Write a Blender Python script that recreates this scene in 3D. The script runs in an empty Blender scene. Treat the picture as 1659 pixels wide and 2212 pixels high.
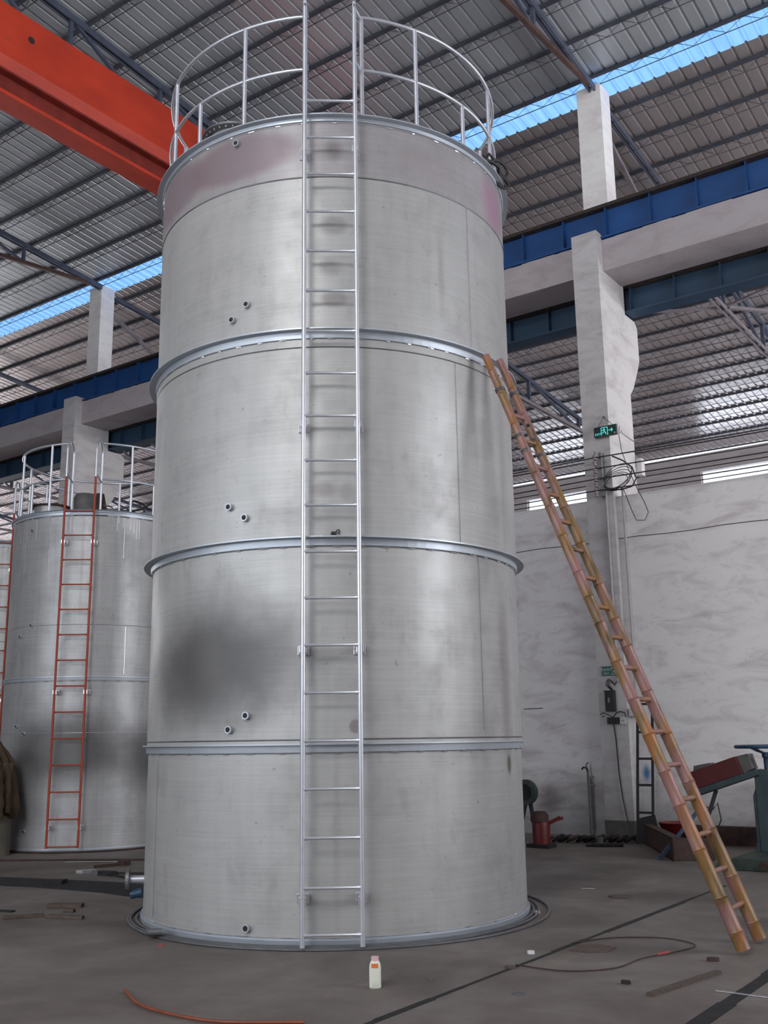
import bpy, math, random
from mathutils import Vector, Matrix
random.seed(7)
S = bpy.context.scene
COL = S.collection
PI = math.pi
R_ = math.radians

# ------------------------------------------------------------------ camera, sky, light, exposure
cam = bpy.data.cameras.new('camera'); cam.sensor_fit = 'HORIZONTAL'; cam.sensor_width = 36.0
cam.lens = 36.0 * 2197.0 / 1659.0
cam.clip_end = 200
co = bpy.data.objects.new('camera', cam); COL.objects.link(co)
th, p, r = R_(35.57), R_(12.63), R_(-0.851)
F = Vector((-math.sin(th) * math.cos(p), math.cos(th) * math.cos(p), math.sin(p)))
R0 = Vector((math.cos(th), math.sin(th), 0)); U0 = R0.cross(F)
Rr = R0 * math.cos(r) + U0 * math.sin(r); Uu = -R0 * math.sin(r) + U0 * math.cos(r)
m = Matrix((Rr, Uu, -F)).transposed().to_4x4(); m.translation = Vector((0, 0, 1.55))
co.matrix_world = m
S.camera = co

W = bpy.data.worlds.new('daylight'); S.world = W; W.use_nodes = True
bg = W.node_tree.nodes['Background']; bg.inputs[0].default_value = (0.80, 0.90, 1.0, 1); bg.inputs[1].default_value = 3.2

S.view_settings.view_transform = 'Standard'; S.view_settings.look = 'None'
S.view_settings.gamma = 1.0; S.view_settings.use_curve_mapping = False
S.view_settings.exposure = 0.0

def area(name, loc, target, sx, sy, power, color=(1, 1, 1)):
    l = bpy.data.lights.new(name, 'AREA'); l.shape = 'RECTANGLE'; l.size = sx; l.size_y = sy
    l.energy = power; l.color = color
    o = bpy.data.objects.new(name, l); COL.objects.link(o); o.location = loc
    o.rotation_euler = (Vector(target) - Vector(loc)).to_track_quat('-Z', 'Y').to_euler()
    return o
# daylight through the high opening of the wall behind the viewer; fill lights below stand in unseen, added openings
area('high_window_daylight', (-1.0, -9.6, 12.4), (-5.0, 8, 4.0), 6.0, 3.4, 1050, (1.0, 0.985, 0.96))
area('rear_fill_light', (-9.0, -9.6, 5.4), (-9, 0, 5.0), 20.0, 5.2, 430, (0.97, 0.98, 1.0))  # added light in an unseen opening, fills the hall from behind
area('far_bay_fill_light', (9.8, 26.0, 4.5), (0, 26, 5.5), 12.0, 8.0, 1700, (1.0, 0.95, 0.95))  # added light, brightens the far bay and its roof
area('left_fill_light', (-60.6, 26.5, 5.0), (-30, 26, 8.0), 17.0, 9.5, 5200, (1.0, 0.98, 0.97))  # added light in an unseen opening, brightens the far roof at left
area('right_end_fill_light', (9.8, 11.0, 5.6), (0, 11, 5.6), 6.0, 6.5, 720, (0.98, 0.98, 1.0))  # added light in an unseen opening, brightens right-hand faces

# ------------------------------------------------------------------ materials
def hexc(r_, g_, b_):
    f = lambda c: ((c / 255) / 12.92 if c / 255 <= .04045 else ((c / 255 + .055) / 1.055) ** 2.4)
    return (f(r_), f(g_), f(b_), 1)
MATS = {}
class NT:
    def __init__(s, name):
        s.m = bpy.data.materials.new(name); s.m.use_nodes = True; s.n = s.m.node_tree.nodes; s.l = s.m.node_tree.links
        s.b = s.n['Principled BSDF']; s.tc = s.n.new('ShaderNodeTexCoord'); MATS[name] = s.m
    def map(s, scale=(1, 1, 1), loc=(0, 0, 0), rot=(0, 0, 0), src='Object'):
        mp = s.n.new('ShaderNodeMapping'); mp.inputs['Scale'].default_value = scale; mp.inputs['Location'].default_value = loc
        mp.inputs['Rotation'].default_value = rot
        s.l.new(s.tc.outputs[src], mp.inputs[0]); return mp.outputs[0]
    def noise(s, vec, scale=5, detail=4, rough=.55, dist=0):
        t = s.n.new('ShaderNodeTexNoise'); t.inputs['Scale'].default_value = scale; t.inputs['Detail'].default_value = detail
        t.inputs['Roughness'].default_value = rough; t.inputs['Distortion'].default_value = dist
        s.l.new(vec, t.inputs['Vector']); return t.outputs[0]
    def ramp(s, fac, stops):
        t = s.n.new('ShaderNodeValToRGB'); e = t.color_ramp.elements
        while len(e) > 1: e.remove(e[-1])
        e[0].position = stops[0][0]; c = stops[0][1]; e[0].color = c if isinstance(c, tuple) else (c, c, c, 1)
        for pos, c in stops[1:]:
            x = e.new(pos); x.color = c if isinstance(c, tuple) else (c, c, c, 1)
        s.l.new(fac, t.inputs[0]); return t.outputs[0]
    def mix(s, fac, a, b, mode='MIX'):
        t = s.n.new('ShaderNodeMix'); t.data_type = 'RGBA'; t.blend_type = mode
        for v, i in ((fac, 0), (a, 6), (b, 7)):
            if hasattr(v, 'is_linked') or hasattr(v, 'links'): s.l.new(v, t.inputs[i])
            else: t.inputs[i].default_value = v if i == 0 or isinstance(v, tuple) else (v, v, v, 1)
        return t.outputs[2]
    def math(s, op, a, b=None, clamp=False):
        t = s.n.new('ShaderNodeMath'); t.operation = op; t.use_clamp = clamp
        for v, i in ((a, 0), (b, 1)):
            if v is None: continue
            if hasattr(v, 'links'): s.l.new(v, t.inputs[i])
            else: t.inputs[i].default_value = v
        return t.outputs[0]
    def blob(s, c, rad, hard=0.0, warp=.25):
        """soft spot of colour centred on c (object space), radii rad, with a ragged rim"""
        v = s.map(scale=tuple(1 / q for q in rad), loc=tuple(-c[i] / rad[i] for i in range(3)))
        ln = s.n.new('ShaderNodeVectorMath'); ln.operation = 'LENGTH'; s.l.new(v, ln.inputs[0])
        nz = s.noise(s.map(), 3.5, 5)
        d = s.math('ADD', ln.outputs['Value'], s.math('MULTIPLY', s.math('SUBTRACT', nz, .5), warp * 2))
        o_ = s.ramp(d, [(hard, 1.0), (1.0, 0.0)]); s.n[-1].color_ramp.interpolation = 'EASE'; return o_
    def set(s, col=None, rough=None, metal=None, bump=None, bstr=.3, bdist=.01, **kw):
        for v, k in ((col, 'Base Color'), (rough, 'Roughness'), (metal, 'Metallic')):
            if v is None: continue
            if hasattr(v, 'links'): s.l.new(v, s.b.inputs[k])
            else: s.b.inputs[k].default_value = v
        if bump is not None:
            t = s.n.new('ShaderNodeBump'); t.inputs['Strength'].default_value = bstr; t.inputs['Distance'].default_value = bdist
            s.l.new(bump, t.inputs['Height']); s.l.new(t.outputs[0], s.b.inputs['Normal'])
        for k, v in kw.items(): s.b.inputs[k].default_value = v
        return s.m

def simple(name, col, rough=.6, metal=0, var=.25, scale=6, bump=.1, stretch=(1, 1, 1)):
    t = NT(name); n = t.noise(t.map(stretch), scale, 5)
    d = tuple(c * (1 - var) for c in col[:3]) + (1,); u = tuple(min(1, c * (1 + var * .7)) for c in col[:3]) + (1,)
    return t.set(t.ramp(n, [(.3, d), (.7, u)]), rough, metal, n, bump, .003)

def steel(name, base, rough=.42, metal=.6, spots=(), pink=None, streak=.05):
    t = NT(name)
    hz = t.noise(t.map((1, 1, 38)), 1.3, 6, .6)          # horizontal brushing / rolling marks
    fine = t.noise(t.map((2, 2, 260)), 1.0, 3)
    vt = t.noise(t.map((7, 7, .5)), 1.2, 5, .6)           # vertical run marks
    cl = t.noise(t.map(), 2.2, 6, .62)
    c = t.ramp(hz, [(.25, tuple(q * .90 for q in base) + (1,)), (.75, tuple(min(1, q * 1.07) for q in base) + (1,))])
    c = t.mix(1.0, c, t.ramp(vt, [(.25, 1 - streak * 1.6), (.52, 1.0), (.8, 1.04)]), 'MULTIPLY')
    c = t.mix(1.0, c, t.ramp(cl, [(.28, .82), (.5, 1.0), (.8, 1.06)]), 'MULTIPLY')
    c2_ = t.noise(t.map((1, 1, .45), loc=(5, 2, 1)), 5.5, 5, .6); c = t.mix(t.ramp(c2_, [(.60, 0.0), (.72, .28)]), c, (.22, .19, .19, 1))
    spk = t.noise(t.map((1, 1, 1.0)), 17, 3, .5)
    c = t.mix(t.ramp(spk, [(.69, 0.0), (.76, .4)]), c, (.15, .12, .12, 1))
    scr = t.noise(t.map((3, 3, 24), rot=(.3, .2, 0)), 2.0, 2)
    c = t.mix(t.ramp(scr, [(.72, 0.0), (.76, .28)]), c, (.16, .14, .14, 1))
    for (ce, ra, hard, amt, colr) in spots:
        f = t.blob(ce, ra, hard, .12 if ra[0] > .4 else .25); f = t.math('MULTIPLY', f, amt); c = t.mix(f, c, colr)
    rg = t.ramp(cl, [(.3, rough + .08), (.7, rough - .05)])
    return t.set(c, rg, metal, t.math('ADD', hz, t.math('MULTIPLY', fine, .5)), .12, .004)

def stc(phi, rr, z):   # point on the tank in its own coordinates
    a = R_(phi); return (-rr * math.sin(a), -rr * math.cos(a), z)
DARK_PATCH = (.060, .054, .054, 1); PK = (.26, .19, .21, 1)  # first tone: broad soft dark patches on the lower tank shells
main_spots = [
    (stc(36, 1.75, 2.20), (.88, 1.2, .84), .22, .84, DARK_PATCH), (stc(19, 1.78, 2.25), (.62, .9, .66), .1, .55, DARK_PATCH), (stc(55, 1.75, 2.1), (.45, .8, .6), .0, .4, DARK_PATCH),
    (stc(-58, 1.8, 2.1), (.10, .30, 1.2), .2, .45, (.16, .12, .13, 1)), (stc(-62, 1.8, 4.1), (.08, .3, 1.0), .1, .3, (.2, .17, .17, 1)),
    (stc(-33, 1.8, 5.75), (.05, .2, .6), .1, .35, (.17, .15, .15, 1)), (stc(0, 1.8, 6.05), (.18, .3, .12), .3, .5, (.15, .13, .13, 1)),
    (stc(1, 1.8, 5.65), (.14, .3, .12), .2, .45, (.15, .13, .13, 1)), (stc(0, 1.8, 5.35), (.15, .3, .10), .4, .5, (.16, .13, .13, 1)),
    (stc(3, 1.8, 3.62), (.17, .3, .10), .3, .45, (.17, .14, .14, 1)), (stc(-3, 1.8, 3.60), (.10, .3, .12), .3, .35, (.17, .14, .14, 1)),
    (stc(-5, 1.8, 1.66), (.07, .2, .07), .6, .6, (.15, .12, .12, 1)), (stc(0, 1.8, .9), (.05, .3, 1.1), .1, .25, (.18, .15, .14, 1)),
    (stc(0, 1.8, 6.8), (.09, .3, .14), .1, .45, (.13, .10, .10, 1)), (stc(-59, 1.8, 1.32), (.04, .12, .12), .4, .8, (.06, .06, .03, 1)),
]
steel('tank_steel', (.415, .405, .398), .44, .28, main_spots)
steel('tank_steel_top', (.35, .33, .335), .46, .28, [(stc(30, 1.8, 6.85), (.75, 1.0, .27), .6, .8, (.235, .175, .195, 1)), (stc(60, 1.8, 6.85), (.6, .9, .3), .6, .75, (.235, .175, .195, 1)), (stc(-62, 1.8, 6.8), (.35, .5, .4), .2, .75, (.38, .20, .29, 1)), (stc(-30, 1.8, 6.8), (.6, .5, .3), .2, .4, (.30, .25, .26, 1)), (stc(0, 1.8, 6.8), (.12, .3, .16), .1, .6, (.13, .10, .10, 1))])
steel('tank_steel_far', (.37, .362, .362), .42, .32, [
    (stc(4, 1.35, 1.50), (1.25, 1.0, .74), .32, .82, DARK_PATCH), (stc(-48, 1.35, 1.35), (.85, .9, .74), .15, .8, DARK_PATCH),
    (stc(-2, 1.35, 4.4), (.05, .3, 1.2), .1, .3, (.15, .13, .13, 1)), (stc(-12, 1.35, 3.9), (.04, .3, 1.2), .1, .3, (.15, .13, .13, 1))], streak=.10)
simple('angle_steel', (.46, .49, .54, 1), .42, .5, .08, 3, 0.02, (1, 1, 4))
simple('pipe_steel', (.60, .61, .66, 1), .34, .6, .08, 9, .03)
simple('dull_steel', (.20, .20, .21, 1), .5, .7, .2, 8)
simple('weld_silver', (.75, .73, .76, 1), .25, .8, .15, 30)
simple('dark_hole', (.02, .018, .02, 1), .8, 0, .1)
simple('orange_ladder_paint', hexc(150, 52, 26), .5, 0, .18, 8)
t = NT('crane_orange'); n = t.noise(t.map((1, .5, 1)), 2.5, 6); n2 = t.noise(t.map((6, .6, 1)), 3, 4)
c = t.ramp(n, [(.3, hexc(172, 46, 24)), (.7, hexc(200, 60, 30))]); c = t.mix(t.ramp(n2, [(.66, 0.0), (.74, .5)]), c, (.16, .05, .03, 1))
t.set(c, .55, 0)
simple('crane_orange_dirty', hexc(118, 34, 22), .65, 0, .3, 5)
simple('crane_blue', hexc(20, 70, 128), .6, .0, .25, 1.2)
simple('crane_blue_dull', hexc(34, 60, 84), .6, .0, .25, 1.2)
simple('rail_rust', (.050, .036, .030, 1), .75, .2, .4, 12)
simple('truss_blue', (.09, .105, .155, 1), .5, .2, .25, 4)
simple('truss_pale', (.26, .23, .25, 1), .55, .2, .25, 4)
simple('truss_rust', (.11, .060, .050, 1), .6, .2, .3, 4)
simple('purlin_paint', (.060, .063, .085, 1), .6, .1, .25, 3)
simple('rod_steel', (.07, .07, .075, 1), .5, .4, .2, 6)
simple('black_rubber', (.012, .012, .013, 1), .6, 0, .2, 9)
simple('wire_black', (.025, .022, .025, 1), .6, 0, .2, 9)
simple('porcelain', (.38, .30, .31, 1), .4, 0, .2, 9)
simple('white_plastic', (.62, .60, .60, 1), .5, 0, .06, 9)
simple('conduit_white', (.46, .42, .43, 1), .6, 0, .12, 9)
simple('box_black', (.015, .018, .017, 1), .6, 0, .3, 9)
simple('black_iron', (.020, .018, .020, 1), .6, .2, .3, 9)
simple('teal_paint', (.035, .058, .066, 1), .55, .1, .35, 5)
simple('blue_paint', (.022, .055, .105, 1), .5, .1, .3, 5)
simple('green_iron', (.030, .045, .036, 1), .65, .1, .45, 7)
simple('red_paint', hexc(80, 16, 18), .6, 0, .25, 6)
simple('red_plastic', hexc(98, 18, 22), .5, 0, .2, 6)
simple('dirty_grey', (.11, .105, .105, 1), .7, .1, .3, 6)
simple('rust_iron', (.055, .030, .024, 1), .8, .1, .45, 8)
simple('scrap_dark', (.016, .015, .016, 1), .85, .1, .5, 10, .4)
simple('brown_cloth', (.060, .036, .018, 1), .9, 0, .35, 5, .3)
simple('cardboard', (.11, .095, .075, 1), .85, 0, .25, 6)
simple('old_wood', (.085, .060, .048, 1), .85, 0, .4, 9, .3, (1, 6, 6))
simple('orange_hose', hexc(128, 62, 36), .55, 0, .25, 10)
simple('paper_white', (.60, .58, .60, 1), .8, 0, .1)
simple('pink_bit', hexc(150, 70, 70), .7, 0, .1)
simple('foil', (.75, .75, .80, 1), .15, 1, .1, 30, .6)
simple('bottle_plastic', (.70, .70, .60, 1), .45, 0, .05, 8)
simple('bottle_label', hexc(225, 120, 60), .6, 0, .3, 30)
simple('bottle_cap', hexc(210, 170, 175), .6, 0, .2, 30)
simple('sign_panel', (.012, .035, .040, 1), .3, 0, .2, 8)
simple('sign_green', hexc(16, 92, 84), .5, 0, .1, 8)
simple('concrete_plinth', (.085, .080, .078, 1), .85, 0, .3, 6)
t = NT('sign_lit'); t.set((.1, .8, .7, 1), .5); t.b.inputs['Emission Color'].default_value = (.12, .85, .72, 1); t.b.inputs['Emission Strength'].default_value = .55

def plaster(name, base, smear, grime_shade=None):
    t = NT(name); n = t.noise(t.map((1, 1, 2.6), rot=(0, .15, 0)), 1.4, 7, .62, .6); n2 = t.noise(t.map((1, 1, 1.6)), 7, 5)
    c = t.ramp(n, [(.30, smear + (1,)), (.52, base + (1,)), (.8, tuple(min(1, q * 1.06) for q in base) + (1,))])
    c = t.mix(t.ramp(n2, [(.60, 0.0), (.75, .30)]), c, tuple(q * .7 for q in smear) + (1,))
    n3 = t.noise(t.map((1, 1, 1)), 14, 3); c = t.mix(t.ramp(n3, [(.70, 0.0), (.76, .5)]), c, (.2, .17, .16, 1))
    if grime_shade is not None:
        sep = t.n.new('ShaderNodeSeparateXYZ'); t.l.new(t.tc.outputs['Object'], sep.inputs[0])
        h = t.math('ADD', sep.outputs['Z'], t.math('MULTIPLY', t.math('SUBTRACT', n, .5), .9))
        c = t.mix(t.ramp(t.math('MULTIPLY', h, .5), [(.08, .78), (.60, 0.0)]), c, grime_shade + (1,))  # darker towards the foot: grime, plus shade put into the colour
        blu = t.blob((-6.3, 15.68, .98), (.10, .5, .20), .2); c = t.mix(blu, c, (.05, .17, .36, 1))
        pnk = t.blob((-6.78, 15.68, 1.5), (.22, .4, .55), .1, .6); c = t.mix(t.math('MULTIPLY', pnk, .6), c, (.44, .30, .40, 1))
    return t.set(c, .85, 0, n2, .25, .006)
plaster('wall_plaster', (.76, .73, .725), (.56, .50, .51), (.17, .155, .15))
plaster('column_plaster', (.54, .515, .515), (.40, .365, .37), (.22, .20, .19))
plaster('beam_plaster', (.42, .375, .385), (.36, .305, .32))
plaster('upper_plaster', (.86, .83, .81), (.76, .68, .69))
plaster('far_plaster', (.46, .42, .43), (.38, .34, .35))
t = NT('floor_concrete')
n = t.noise(t.map(), .9, 8, .62, .4); n2 = t.noise(t.map((1, 1, 1)), 5, 6, .65); n3 = t.noise(t.map((1, .25, 1), rot=(0, 0, .6)), 2.2, 6, .6)
c = t.ramp(n, [(.30, (.075, .060, .050, 1)), (.5, (.145, .122, .109, 1)), (.72, (.215, .188, .175, 1))])
c = t.mix(t.ramp(n2, [(.3, .35), (.62, 0.0)]), c, (.085, .068, .06, 1)); c = t.mix(t.ramp(n3, [(.60, 0.0), (.78, .55)]), c, (.24, .20, .16, 1))
n4 = t.noise(t.map(), 30, 3); c = t.mix(t.ramp(n4, [(.72, 0.0), (.78, .5)]), c, (.4, .38, .37, 1))
t.set(c, .62, 0, n2, .18, .01)
def roofmat(name, base, rough, metal):
    t = NT(name); n = t.noise(t.map((1.2, .12, 1)), 1.5, 2)
    c = t.ramp(n, [(.3, tuple(q * .92 for q in base) + (1,)), (.7, tuple(q * 1.06 for q in base) + (1,))])
    return t.set(c, rough, metal)
roofmat('roof_sheet', (.52, .54, .575), .36, .5)
roofmat('roof_sheet_far', (.60, .55, .555), .27, .7)
# translucent blue roof light
t = NT('skylight_sheet'); tr = t.n.new('ShaderNodeBsdfTranslucent'); tp = t.n.new('ShaderNodeBsdfTransparent'); mx = t.n.new('ShaderNodeMixShader')
n = t.noise(t.map((5, .5, 1)), 2, 3)
t.l.new(t.ramp(n, [(.3, (.13, .25, .44, 1)), (.7, (.19, .33, .52, 1))]), tr.inputs[0]); tp.inputs[0].default_value = (.08, .17, .36, 1)
mx.inputs[0].default_value = .35; t.l.new(tr.outputs[0], mx.inputs[1]); t.l.new(tp.outputs[0], mx.inputs[2])
t.l.new(mx.outputs[0], t.n['Material Output'].inputs[0])
# glass of the window strips
t = NT('window_glass'); gl = t.n.new('ShaderNodeBsdfGlossy'); tp = t.n.new('ShaderNodeBsdfTransparent'); mx = t.n.new('ShaderNodeMixShader')
gl.inputs['Roughness'].default_value = .05; mx.inputs[0].default_value = .06; t.l.new(tp.outputs[0], mx.inputs[1]); t.l.new(gl.outputs[0], mx.inputs[2])
t.l.new(mx.outputs[0], t.n['Material Output'].inputs[0])
# bamboo: joint rings are modelled; paint smears by noise
t = NT('bamboo'); n = t.noise(t.map((5, 5, .9)), 1.6, 4); n2 = t.noise(t.map((4, 4, 2.2), loc=(3, 1, 2)), 1.4, 4); n3 = t.noise(t.map((30, 30, 1.5)), 1.5, 4)
c = t.ramp(n, [(.32, (.075, .042, .014, 1)), (.5, (.21, .115, .034, 1)), (.66, (.33, .115, .034, 1))])
c = t.mix(t.ramp(n2, [(.46, 0.0), (.58, .8)]), c, (.29, .135, .145, 1)); c = t.mix(t.ramp(n3, [(.3, .35), (.6, 0.0)]), c, (.14, .08, .04, 1))
t.set(c, .42, 0, n3, .15, .003)

# ------------------------------------------------------------------ mesh helpers
class MB:
    def __init__(s): s.v = []; s.f = []
    def add(s, vs, fs):
        o = len(s.v); s.v += [tuple(q) for q in vs]; s.f += [tuple(i + o for i in f) for f in fs]; return s
    def box(s, lo, hi):
        x0, y0, z0 = lo; x1, y1, z1 = hi
        return s.add([(x0, y0, z0), (x1, y0, z0), (x1, y1, z0), (x0, y1, z0), (x0, y0, z1), (x1, y0, z1), (x1, y1, z1), (x0, y1, z1)],
                     [(0, 3, 2, 1), (4, 5, 6, 7), (0, 1, 5, 4), (1, 2, 6, 5), (2, 3, 7, 6), (3, 0, 4, 7)])
    def beam(s, a, b, w, h, up=(0, 0, 1)):
        a = Vector(a); b = Vector(b); d = (b - a).normalized(); u = Vector(up)
        if abs(d.dot(u)) > .98: u = Vector((0, 1, 0))
        sx = d.cross(u).normalized() * w / 2; uz = sx.cross(d).normalized() * h / 2
        vs = [a - sx - uz, a + sx - uz, a + sx + uz, a - sx + uz, b - sx - uz, b + sx - uz, b + sx + uz, b - sx + uz]
        return s.add(vs, [(0, 1, 2, 3), (4, 7, 6, 5), (0, 4, 5, 1), (1, 5, 6, 2), (2, 6, 7, 3), (3, 7, 4, 0)])
    def tube(s, pts, r, seg=8, closed=False, radii=None):
        P = [Vector(q) for q in pts]; n = len(P); o = len(s.v); prev = None
        for i in range(n):
            if closed: d = P[(i + 1) % n] - P[i - 1]
            else: d = P[min(i + 1, n - 1)] - P[max(i - 1, 0)]
            d.normalize()
            if prev is None:
                u = Vector((0, 0, 1)) if abs(d.z) < .9 else Vector((1, 0, 0)); u = (u - d * u.dot(d)).normalized()
            else: u = (prev - d * prev.dot(d)).normalized()
            prev = u; w = d.cross(u); rr = radii[i] if radii else r
            for k in range(seg):
                a = 2 * PI * k / seg; s.v.append(tuple(P[i] + (u * math.cos(a) + w * math.sin(a)) * rr))
        for i in range(n if closed else n - 1):
            for k in range(seg):
                A = o + i * seg; B = o + ((i + 1) % n) * seg; k2 = (k + 1) % seg
                s.f.append((A + k, A + k2, B + k2, B + k))
        if not closed:
            s.f.append(tuple(o + k for k in range(seg))[::-1]); s.f.append(tuple(o + (n - 1) * seg + k for k in range(seg)))
        return s
    def lathe(s, prof, seg=48, c=(0, 0, 0), a0=0, a1=2 * PI, close=False):
        full = abs(a1 - a0 - 2 * PI) < 1e-6; o = len(s.v); N = seg if full else seg + 1; m_ = len(prof)
        for i in range(N):
            a = a0 + (a1 - a0) * i / seg
            for (rr, z) in prof: s.v.append((c[0] + rr * math.sin(a), c[1] - rr * math.cos(a), c[2] + z))
        for i in range(seg):
            A = o + i * m_; B = o + ((i + 1) % N) * m_
            for k in range(m_ if close else m_ - 1):
                k2 = (k + 1) % m_; s.f.append((A + k, B + k, B + k2, A + k2))
        return s
    def disc(s, rad, z, seg=48, c=(0, 0)):
        o = len(s.v)
        for i in range(seg):
            a = 2 * PI * i / seg; s.v.append((c[0] + rad * math.sin(a), c[1] - rad * math.cos(a), z))
        s.f.append(tuple(range(o, o + seg))); return s
    def prism(s, poly, axis, lo, hi):
        n = len(poly); o = len(s.v)
        for h in (lo, hi):
            for (a, b) in poly:
                s.v.append((h, a, b) if axis == 0 else (a, h, b) if axis == 1 else (a, b, h))
        s.f.append(tuple(o + i for i in range(n))); s.f.append(tuple(o + n + i for i in range(n))[::-1])
        for i in range(n):
            j = (i + 1) % n; s.f.append((o + i, o + n + i, o + n + j, o + j))
        return s
    def xf(s, M):
        s.v = [tuple(M @ Vector(q)) for q in s.v]; return s
    def ball(s, c, rx, ry, rz, seg=12, rings=8):
        prof = [(max(1e-4, math.sin(PI * i / rings)), -math.cos(PI * i / rings)) for i in range(rings + 1)]
        o = len(s.v); t2 = MB().lathe(prof, seg)
        s.add([(c[0] + v[0] * rx, c[1] + v[1] * ry, c[2] + v[2] * rz) for v in t2.v], t2.f); return s

def ob(name, mb, mat, parent=None, smooth=False, label=None, cat=None, group=None, kind=None, loc=None, rotz=None, bevel=0):
    me = bpy.data.meshes.new(name)
    if loc is not None or rotz is not None:
        pass
    me.from_pydata(mb.v, [], mb.f); me.update()
    import bmesh
    b = bmesh.new(); b.from_mesh(me); bmesh.ops.recalc_face_normals(b, faces=b.faces); b.to_mesh(me); b.free()
    me.materials.append(MATS[mat])
    o = bpy.data.objects.new(name, me); COL.objects.link(o)
    if smooth:
        for pl in me.polygons: pl.use_smooth = True
        me.set_sharp_from_angle(angle=R_(40))
    if parent is not None: o.parent = parent
    if loc is not None: o.location = loc
    if rotz is not None: o.rotation_euler = (0, 0, rotz)
    if bevel:
        md = o.modifiers.new('bevel', 'BEVEL'); md.width = bevel; md.segments = 2; md.limit_method = 'ANGLE'
    tag(o, label, cat, group, kind); return o
def tag(o, label=None, cat=None, group=None, kind=None):
    if label: o['label'] = label
    if cat: o['category'] = cat
    if group: o['group'] = group
    if kind: o['kind'] = kind
def thing(name, loc, label, cat, group=None, rotz=0):
    o = bpy.data.objects.new(name, None); COL.objects.link(o); o.location = loc; o.rotation_euler = (0, 0, rotz)
    o.empty_display_size = .2; tag(o, label, cat, group); return o
def sub(o, mb):   # shift mesh from world coordinates into the local frame of an unrotated thing
    L = o.location; mb.v = [(a - L.x, b - L.y, c - L.z) for a, b, c in mb.v]; return mb
def copy_tree(o, parent=None):
    c = o.copy(); COL.objects.link(c)
    if parent is not None: c.parent = parent
    for ch in list(o.children): copy_tree(ch, c)
    return c

# ------------------------------------------------------------------ structure
SLOPE = .1
def roofz(y): return 13.80 - SLOPE * (y - 16.5)
X0, X1, Y0, Y1 = -60.0, 9.0, -9.0, 36.3
ob('floor', MB().box((X0, Y0, -.3), (X1, Y1, 0)), 'floor_concrete', kind='structure')

def sheet(name, y0, y1, dz, mat, x0=X0, x1=X1, pitch=.245, nseg=1, kind='structure'):
    mb = MB(); n = int((x1 - x0) / pitch); prof = []
    for i in range(n):
        x = x0 + i * pitch
        prof += [(x, 0), (x + .172, 0), (x + .187, .034), (x + .222, .034), (x + .237, 0)]
    prof.append((x0 + n * pitch, 0))
    ys = [y0 + (y1 - y0) * k / nseg for k in range(nseg + 1)]
    vs = [(x, y, roofz(y) + dz + h) for y in ys for (x, h) in prof]; m_ = len(prof)
    fs = [(k * m_ + i, k * m_ + i + 1, (k + 1) * m_ + i + 1, (k + 1) * m_ + i) for k in range(nseg) for i in range(m_ - 1)]
    mb.add(vs, fs)
    o = ob(name, mb, mat, kind=kind); return o
sheet('ceiling', Y0 - .2, 16.40, .07, 'roof_sheet')
sheet('ceiling', 16.93, 36.60, -.03, 'roof_sheet_far')
sheet('window_1', 16.30, 17.25, .045, 'skylight_sheet')

# wall behind the column line (5.6 m high), set back a little from the column faces
colX = [-21.17, -13.95, -6.74]
wl = MB().box((X0, 15.80, 0), (X1, 16.04, 5.48))
ob('wall_back', wl, 'wall_plaster', kind='structure')
# a thin settling crack / day joint along that wall
cr = MB()
for i in range(80):
    xa = -30 + i * .45; cr.beam((xa, 15.797, 4.755 + .012 * math.sin(i * 1.7)), (xa + .46, 15.797, 4.755 + .012 * math.sin((i + 1) * 1.7)), .006, .012)
ob('trim_1', cr, 'concrete_plinth', kind='structure')
cr = MB().beam((-8.42, 15.797, 2.03), (-8.05, 15.797, 2.035), .006, .012); ob('trim_2', cr, 'concrete_plinth', kind='structure')

# far wall with window strips
fw = MB(); zt, zb, zT = 11.02, 9.10, 11.69; k = 0
wins = [(-18.78 - 7.2 * i, -18.78 - 7.2 * i + 4.25) for i in range(6)][::-1] + [(-11.60, -7.3), (-4.4, -.1)]
fw.box((X0, Y1, 0), (X1, Y1 + .25, zb)); fw.box((X0, Y1, zt), (X1, Y1 + .25, zT))
px = X0
for (a, b) in wins:
    fw.box((px, Y1, zb), (a, Y1 + .25, zt)); px = b
fw.box((px, Y1, zb), (X1, Y1 + .25, zt))
ob('wall_far', fw, 'far_plaster', kind='structure')
k = 2
for (a, b) in wins:
    ob('window_%d' % k, MB().box((a, Y1 + .11, zb), (b, Y1 + .12, zt)), 'window_glass', kind='structure')
    fr = MB()
    for xx in (a + .02, b - .02): fr.box((xx - .02, Y1 + .09, zb), (xx + .02, Y1 + .14, zt))
    w = bpy.data.objects[-1] if False else None
    k += 1
    ob('window_frame', fr, 'far_plaster', parent=bpy.data.objects['window_%d' % (k - 1)])
# ledge lines on the far wall
lg = MB().box((X0, Y1 - .05, 11.18), (X1, Y1, 11.24)); ob('trim_3', lg, 'far_plaster', kind='structure')

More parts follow.
